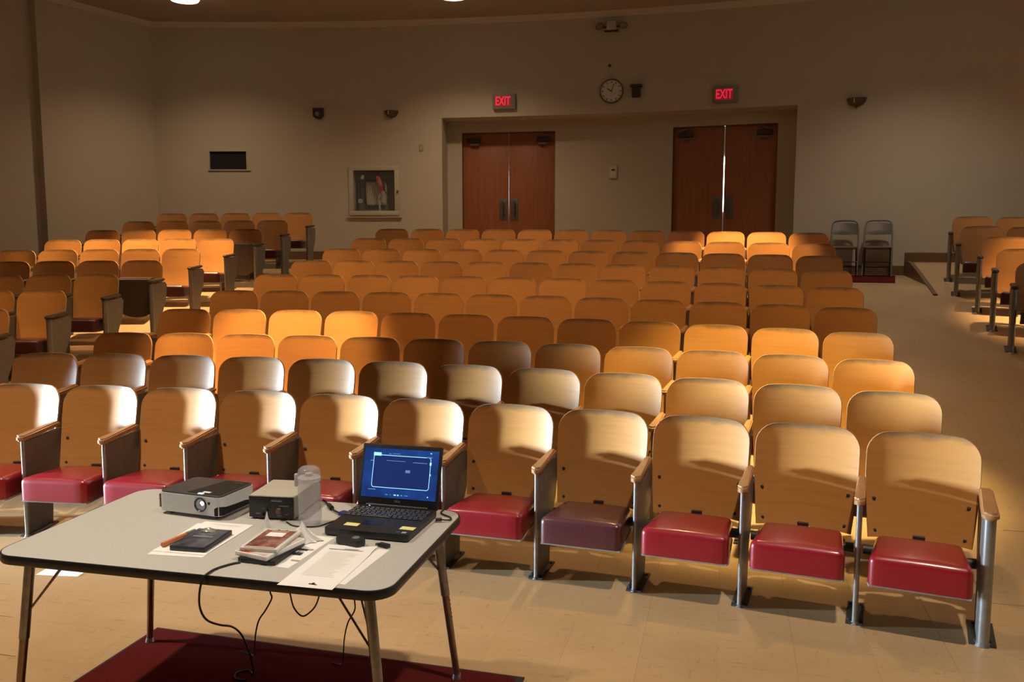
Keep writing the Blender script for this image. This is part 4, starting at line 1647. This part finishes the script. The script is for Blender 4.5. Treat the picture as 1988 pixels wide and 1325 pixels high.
# small sensor and its conduit
t = wall_thing('wall_sensor', 'tiny dark sensor dot on a plate above the clock', 'sensor', 13.85, 4.43)
link('plate', box_mesh((0.01, -0.004, -0.05), (0.09, 0.008, 0.16), 0.002), M['wall'], t)
sn = lathe_mesh([(0.026, 0.0), (0.024, 0.02), (0.012, 0.03), (0.0, 0.032)], 16)
sn.transform(Matrix.Translation((0, -0.008, 0.012)) @ FR)
link('eye', sn, M['dark_brown'], t)

# emergency light
M['emer'] = mottled('pale_emergency_case', (0.50, 0.45, 0.36), (0.54, 0.49, 0.40), 20, 0.5)
t = wall_thing('emergency_light', 'twin-headed emergency light high above the clock', 'emergency light', 13.92, 5.03, RW - 0.012)
link('battery_case', box_mesh((0, -0.045, 0.015), (0.155, 0.09, 0.135), 0.008), M['emer'], t)
link('bracket', box_mesh((0, -0.05, -0.066), (0.22, 0.06, 0.018), 0.005), M['dark_brown'], t)
for s in (-1, 1):
    hd = lathe_mesh([(0.0, 0.0), (0.03, 0.0), (0.055, 0.05), (0.060, 0.062), (0.055, 0.066), (0.0, 0.06)], 20)
    hd.transform(Matrix.Translation((s * 0.155, -0.05, 0.005)) @ Matrix.Rotation(s * 0.55, 4, 'Z') @ FR @ Matrix.Diagonal((1.35, 0.9, 1, 1)))
    l_ = link('lamp_head', hd, new_mat('bronze_lamp_head', (0.16, 0.11, 0.07), 0.4), t)
    link('arm', cyl_mesh((s * 0.07, -0.045, 0.0), (s * 0.16, -0.045, 0.0), 0.012), M['dark_brown'], t)
    ft = lathe_mesh([(0.05, 0.064), (0.0, 0.070)], 18)
    ft.transform(Matrix.Translation((s * 0.155, -0.05, 0.005)) @ Matrix.Rotation(s * 0.55, 4, 'Z') @ FR @ Matrix.Diagonal((1.35, 0.9, 1, 1)))
    link('lamp_lens', ft, new_mat('dull_lamp_lens', (0.28, 0.22, 0.15), 0.3), l_)

# up-light sconces: half bowls
M['sconce'] = mottled('dark_bronze_sconce', (0.075, 0.05, 0.03), (0.10, 0.07, 0.04), 14, 0.35)
for thd, z, sc_, lab in ((5.56, 3.79, 1.0, 'dark half-bowl wall sconce left of the door recess'), (22.30, 3.705, 1.12, 'dark half-bowl wall sconce right of the door recess')):
    t = wall_thing('wall_sconce', lab, 'wall lamp', thd, z, group='half-bowl wall sconces')
    prof = [(0.0, -0.075), (0.045, -0.068), (0.085, -0.045), (0.112, -0.010), (0.125, 0.035), (0.118, 0.035), (0.105, -0.008), (0.08, -0.038), (0.04, -0.060), (0.0, -0.066)]
    bw = lathe_mesh(prof, 24, frac=0.5, start=PI)
    bw.transform(Matrix.Diagonal((sc_, sc_, sc_, 1)))
    link('bowl', bw, M['sconce'], t)
    link('back_plate', box_mesh((0, -0.004, -0.01), (0.16 * sc_, 0.008, 0.09 * sc_), 0.003), M['sconce'], t)
    link('finial', cyl_mesh((0, -0.02, -0.095 * sc_), (0, -0.02, -0.07 * sc_), 0.006, 0.012), M['sconce'], t)
    link('painted_highlight', box_mesh((-0.03 * sc_, -0.112 * sc_, 0.0), (0.014, 0.016, 0.07 * sc_), 0.004), M['emer'], t)  # pale strip standing in for the white highlight on the bowl

# speaker/strobe at the left
t = wall_thing('fire_alarm', 'dark square fire alarm with round pale lamp, left of the sconce', 'alarm', 2.73, 3.80)
bm = bmesh.new()
out = [(-0.088, 0.085), (0.088, 0.085)]
for q in range(13):
    a = -PI * q / 12
    out.append((0.088 * math.cos(a), -0.03 + 0.062 * math.sin(a)))
prism(bm, out, 0, 0.055)
me = mesh_from(bm)
me.transform(FR)
link('housing', me, M['dark_brown'], t)
sn = lathe_mesh([(0.045, 0.0), (0.040, 0.022), (0.020, 0.034), (0.0, 0.037)], 20)
sn.transform(Matrix.Translation((-0.008, -0.055, -0.015)) @ FR)
link('lamp', sn, new_mat('grey_strobe_lens', (0.17, 0.15, 0.13), 0.15, coat=1.0), t)

# frame of the small booth opening
t = wall_thing('booth_opening_frame', 'pale frame around the black opening high on the left', 'frame', (VENT[0] + VENT[1]) / 2, (VENT[2] + VENT[3]) / 2)
vw, vh = RW * rad(VENT[1] - VENT[0]), VENT[3] - VENT[2]
for nm, c, s in (('sill', (0.02, -0.012, -vh / 2 - 0.014), (vw + 0.10, 0.030, 0.012)), ('head', (0, -0.004, vh / 2 + 0.012), (vw + 0.05, 0.012, 0.022)), ('jamb', (-vw / 2 - 0.012, -0.004, 0), (0.022, 0.012, vh)), ('jamb', (vw / 2 + 0.012, -0.004, 0), (0.022, 0.012, vh))):
    link(nm, box_mesh(c, s, 0.003), M['cornice'] if nm == 'sill' else M['wall'], t)

# fire hose cabinet
hm = (HOSE[0] + HOSE[1]) / 2
hz_ = (HOSE[2] + HOSE[3]) / 2
hw, hh = RW * rad(HOSE[1] - HOSE[0]), HOSE[3] - HOSE[2]
t = wall_thing('fire_hose_cabinet', 'glass-fronted fire hose cabinet on the wall left of the doors', 'cabinet', hm, hz_)
M['cab'] = mottled('pale_cabinet_enamel', (0.45, 0.41, 0.33), (0.49, 0.45, 0.36), 12, 0.6)
fr = 0.075
for nm, c, s in (('frame_rail', (0, -0.012, hh / 2 + fr / 2 - 0.003), (hw + 2 * fr, 0.03, fr)), ('frame_rail', (0, -0.012, -hh / 2 - fr / 2 + 0.003), (hw + 2 * fr, 0.03, fr)),
                 ('frame_stile', (-hw / 2 - fr / 2 + 0.003, -0.012, 0), (fr, 0.03, hh)), ('frame_stile', (hw / 2 + fr / 2 - 0.003, -0.012, 0), (fr, 0.03, hh))):
    link(nm, box_mesh(c, s, 0.004), M['cab'], t)
link('base_ledge', box_mesh((0.0, -0.02, -hh / 2 - fr - 0.028), (hw + 0.24, 0.05, 0.014), 0.003), M['cab'], t)
link('back_panel', box_mesh((0, 0.205, 0), (hw - 0.004, 0.01, hh - 0.004)), new_mat('cabinet_inside', (0.16, 0.14, 0.13), 0.6), t)
link('latch', box_mesh((hw / 2 + 0.05, -0.034, -0.02), (0.03, 0.016, 0.05), 0.004), M['plate'], t)
M['hose'] = mottled('canvas_hose', (0.46, 0.41, 0.37), (0.54, 0.48, 0.43), 40, 0.8)
hs = thing('fire_hose', 'grey folded canvas hose hanging inside the glass cabinet', 'hose')
hs.matrix_world = wall_frame(RW, hm, hz_)
for q in range(10):
    x = -0.17 + q * 0.034
    pts = [(x, 0.165, 0.16), (x, 0.163, 0.0), (x + 0.004, 0.16, -0.16), (x + 0.014, 0.16, -0.23), (x + 0.026, 0.16, -0.16), (x + 0.028, 0.163, 0.0), (x + 0.030, 0.165, 0.15)]
    link('fold', tube_mesh(pts, 0.0135, 8, 4), M['hose'], hs)
link('rack', box_mesh((-0.04, 0.17, 0.185), (0.30, 0.03, 0.02), 0.003), M['iron'], hs)
ex = thing('fire_extinguisher', 'red fire extinguisher leaning in the glass cabinet', 'extinguisher')
ex.matrix_world = wall_frame(RW, hm, hz_) @ Matrix.Translation((0.085, 0.060, 0.13)) @ Matrix.Rotation(rad(-17), 4, 'Y')
link('cylinder', lathe_mesh([(0.0, -0.14), (0.044, -0.14), (0.047, -0.13), (0.047, 0.08), (0.035, 0.115), (0.016, 0.13), (0.016, 0.15), (0.0, 0.15)], 20), new_mat('extinguisher_red', (0.42, 0.03, 0.03), 0.3, coat=0.4), ex)
link('label_band', lathe_mesh([(0.0476, -0.05), (0.0476, 0.05)], 20), new_mat('red_label', (0.5, 0.16, 0.14), 0.5), ex)
link('handle', box_mesh((0.01, 0, 0.165), (0.06, 0.016, 0.016), 0.003), M['iron'], ex)
link('hose', tube_mesh([(0.02, -0.02, 0.15), (0.06, -0.03, 0.08), (0.06, -0.03, -0.08), (0.05, -0.03, -0.16), (0.09, -0.02, -0.26)], 0.008, 8, 5), M['cable'], ex)
nz = thing('hose_nozzle', 'pale hose nozzle hanging in the cabinet under the red extinguisher', 'nozzle')
nz.matrix_world = wall_frame(RW, hm, hz_) @ Matrix.Translation((0.08, 0.06, -0.09)) @ Matrix.Rotation(rad(25), 4, 'Y')
link('tip', lathe_mesh([(0.0, 0.04), (0.018, 0.04), (0.022, 0.0), (0.014, -0.05), (0.0, -0.055)], 14), new_mat('pale_nozzle', (0.50, 0.48, 0.46), 0.3), nz)
link('strap', box_mesh((0.05, 0.02, -0.13), (0.030, 0.006, 0.22), 0.001, rot=Matrix.Rotation(-0.5, 3, 'Y')), M['hose'], nz)
tgo = link('inspection_tag', box_mesh((0, 0, 0), (0.05, 0.004, 0.07), 0.002), new_mat('white_tag', (0.6, 0.58, 0.56), 0.6))
tgo.matrix_world = wall_frame(RW, hm, hz_) @ Matrix.Translation((-0.21, 0.05, 0.235)) @ Matrix.Rotation(0.3, 4, 'Y')
tag(tgo, 'small white tag in the upper left of the hose cabinet', 'tag')
vl = thing('hose_valve', 'dark hose valve with pale wheel at the cabinet left side', 'valve')
vl.matrix_world = wall_frame(RW, hm, hz_) @ Matrix.Translation((-0.25, 0.09, -0.02))
link('pipe', cyl_mesh((0.0, 0, -0.12), (0.0, 0, 0.20), 0.026), M['iron'], vl)
vw_ = lathe_mesh([(0.035, -0.008), (0.042, 0.0), (0.035, 0.008), (0.006, 0.006), (0.006, -0.006)], 16)
vw_.transform(Matrix.Translation((0.0, -0.055, -0.15)) @ FR)
link('wheel', vw_, new_mat('pale_valve_wheel', (0.45, 0.46, 0.46), 0.4), vl)
link('stem', cyl_mesh((0, -0.05, -0.15), (0, 0.0, -0.12), 0.010), M['iron'], vl)
m = new_mat('cabinet_glass', (0.25, 0.26, 0.28), 0.05)
bsdf(m).inputs['Alpha'].default_value = 0.10
link('pane', box_mesh((0, -0.001, 0), (hw - 0.002, 0.003, hh - 0.002)), m, t)

# thermostat in the recess, switch plate on the wall
t = wall_thing('thermostat', 'small pale thermostat on the wall between the doors', 'thermostat', 13.90, 2.80, RR_IN)
link('cover', box_mesh((0, -0.016, 0), (0.13, 0.032, 0.21), 0.012), M['cornice'], t)
link('inner_face', box_mesh((0, -0.034, -0.01), (0.085, 0.006, 0.15), 0.002), new_mat('cream_face', (0.62, 0.58, 0.48), 0.5), t)
link('dial_window', box_mesh((0, -0.039, 0.035), (0.055, 0.004, 0.03), 0.001), M['dark_brown'], t)
t = wall_thing('switch_plate', 'small tan wall plate left of the door recess', 'switch', 6.70, 3.21)
link('plate', box_mesh((0, -0.004, 0), (0.075, 0.008, 0.11), 0.003), mottled('tan_plate', (0.30, 0.25, 0.18), (0.34, 0.28, 0.20), 20, 0.5), t)
link('rocker', box_mesh((0, -0.010, 0), (0.022, 0.008, 0.045), 0.002), M['emer'], t)

# ================================================================== FOLDING CHAIRS BY THE WALL
M['fold'] = mottled('grey_brown_folding_steel', (0.10, 0.085, 0.065), (0.13, 0.11, 0.085), 20, 0.4, metal=0.3)
M['fold_seat'] = mottled('grey_brown_sheet_steel', (0.19, 0.165, 0.13), (0.22, 0.19, 0.15), 12, 0.45, metal=0.1)


def folding_chair(thd, label):
    r = RW - 0.36
    t = thing('folding_chair', label, 'chair', pol(r, thd, floor_z(r, thd) + 0.0095), -rad(thd), 'metal folding chairs')
    H = 0.80
    # front frame: inverted U making the back, legs run forward
    hoop = [(-0.195, -0.20, 0.0), (-0.190, -0.05, 0.30), (-0.185, 0.09, 0.60), (-0.178, 0.155, 0.735), (-0.15, 0.178, 0.785), (-0.09, 0.185, 0.800), (0, 0.186, 0.803), (0.09, 0.185, 0.800), (0.15, 0.178, 0.785), (0.178, 0.155, 0.735), (0.185, 0.09, 0.60), (0.190, -0.05, 0.30), (0.195, -0.20, 0.0)]
    link('frame_hoop', tube_mesh(hoop, 0.0115, 10, 5), M['fold'], t)
    for s in (-1, 1):
        link('rear_leg', tube_mesh([(s * 0.165, -0.13, 0.40), (s * 0.17, 0.02, 0.20), (s * 0.175, 0.17, 0.0)], 0.0105, 10, 3), M['fold'], t)
    bm = bmesh.new()
    G = []
    for j in range(7):
        z = 0.60 + 0.155 * j / 6
        row = []
        for i in range(13):
            u = -1 + 2 * i / 12
            row.append(bm.verts.new((u * 0.172, 0.085 + (z - 0.60) * 0.50 + 0.030 * (1 - u * u), z + 0.018 * (1 - u * u) * (1 if j else -0.3))))
        G.append(row)
    for a in range(6):
        for b in range(12):
            bm.faces.new((G[a][b], G[a][b + 1], G[a + 1][b + 1], G[a + 1][b]))
    bmesh.ops.solidify(bm, geom=bm.faces[:], thickness=0.006)
    link('backrest', mesh_from(bm, smooth=50), M['fold_seat'], t)
    st = prism_mesh(rrect(0.37, 0.36, 0.05, 5), -0.012, 0.012, 0.005)
    so = link('seat', st, M['fold_seat'], t)
    so.location = (0, -0.055, 0.405)
    so.rotation_euler = (rad(-4), 0, 0)
    link('crossbar', cyl_mesh((-0.188, -0.105, 0.20), (0.188, -0.105, 0.20), 0.008), M['fold'], t)
    link('rear_crossbar', cyl_mesh((-0.172, 0.07, 0.125), (0.172, 0.07, 0.125), 0.008), M['fold'], t)
    return t


folding_chair(22.12, 'brown metal folding chair against the wall, nearer the doors')
folding_chair(23.17, 'brown metal folding chair against the wall, farther from the doors')

# red mat by the wall
bm = bmesh.new()
t0, t1, r0, r1 = 21.0, 23.75, 23.62, 24.95
nn = 6
lo_, hi_ = [], []
for a in range(nn + 1):
    r = r0 + (r1 - r0) * a / nn
    ra, rb = [], []
    for b in range(nn + 1):
        t_ = t0 + (t1 - t0) * b / nn
        z = level(r, t_)
        ra.append(bm.verts.new(pol(r, t_, z - 0.0015)))
        rb.append(bm.verts.new(pol(r, t_, z + 0.008)))
    lo_.append(ra)
    hi_.append(rb)
for a in range(nn):
    for b in range(nn):
        bm.faces.new((hi_[a][b], hi_[a][b + 1], hi_[a + 1][b + 1], hi_[a + 1][b]))
        bm.faces.new((lo_[a][b], lo_[a + 1][b], lo_[a + 1][b + 1], lo_[a][b + 1]))
for a in range(nn):
    for b in (0, nn):
        bm.faces.new((lo_[a][b], lo_[a + 1][b], hi_[a + 1][b], hi_[a][b]))
        bm.faces.new((lo_[b][a], lo_[b][a + 1], hi_[b][a + 1], hi_[b][a]))
tag(link('carpet_mat', mesh_from(bm), M['rug']), 'dark red carpet mat under the folding chairs', 'mat')
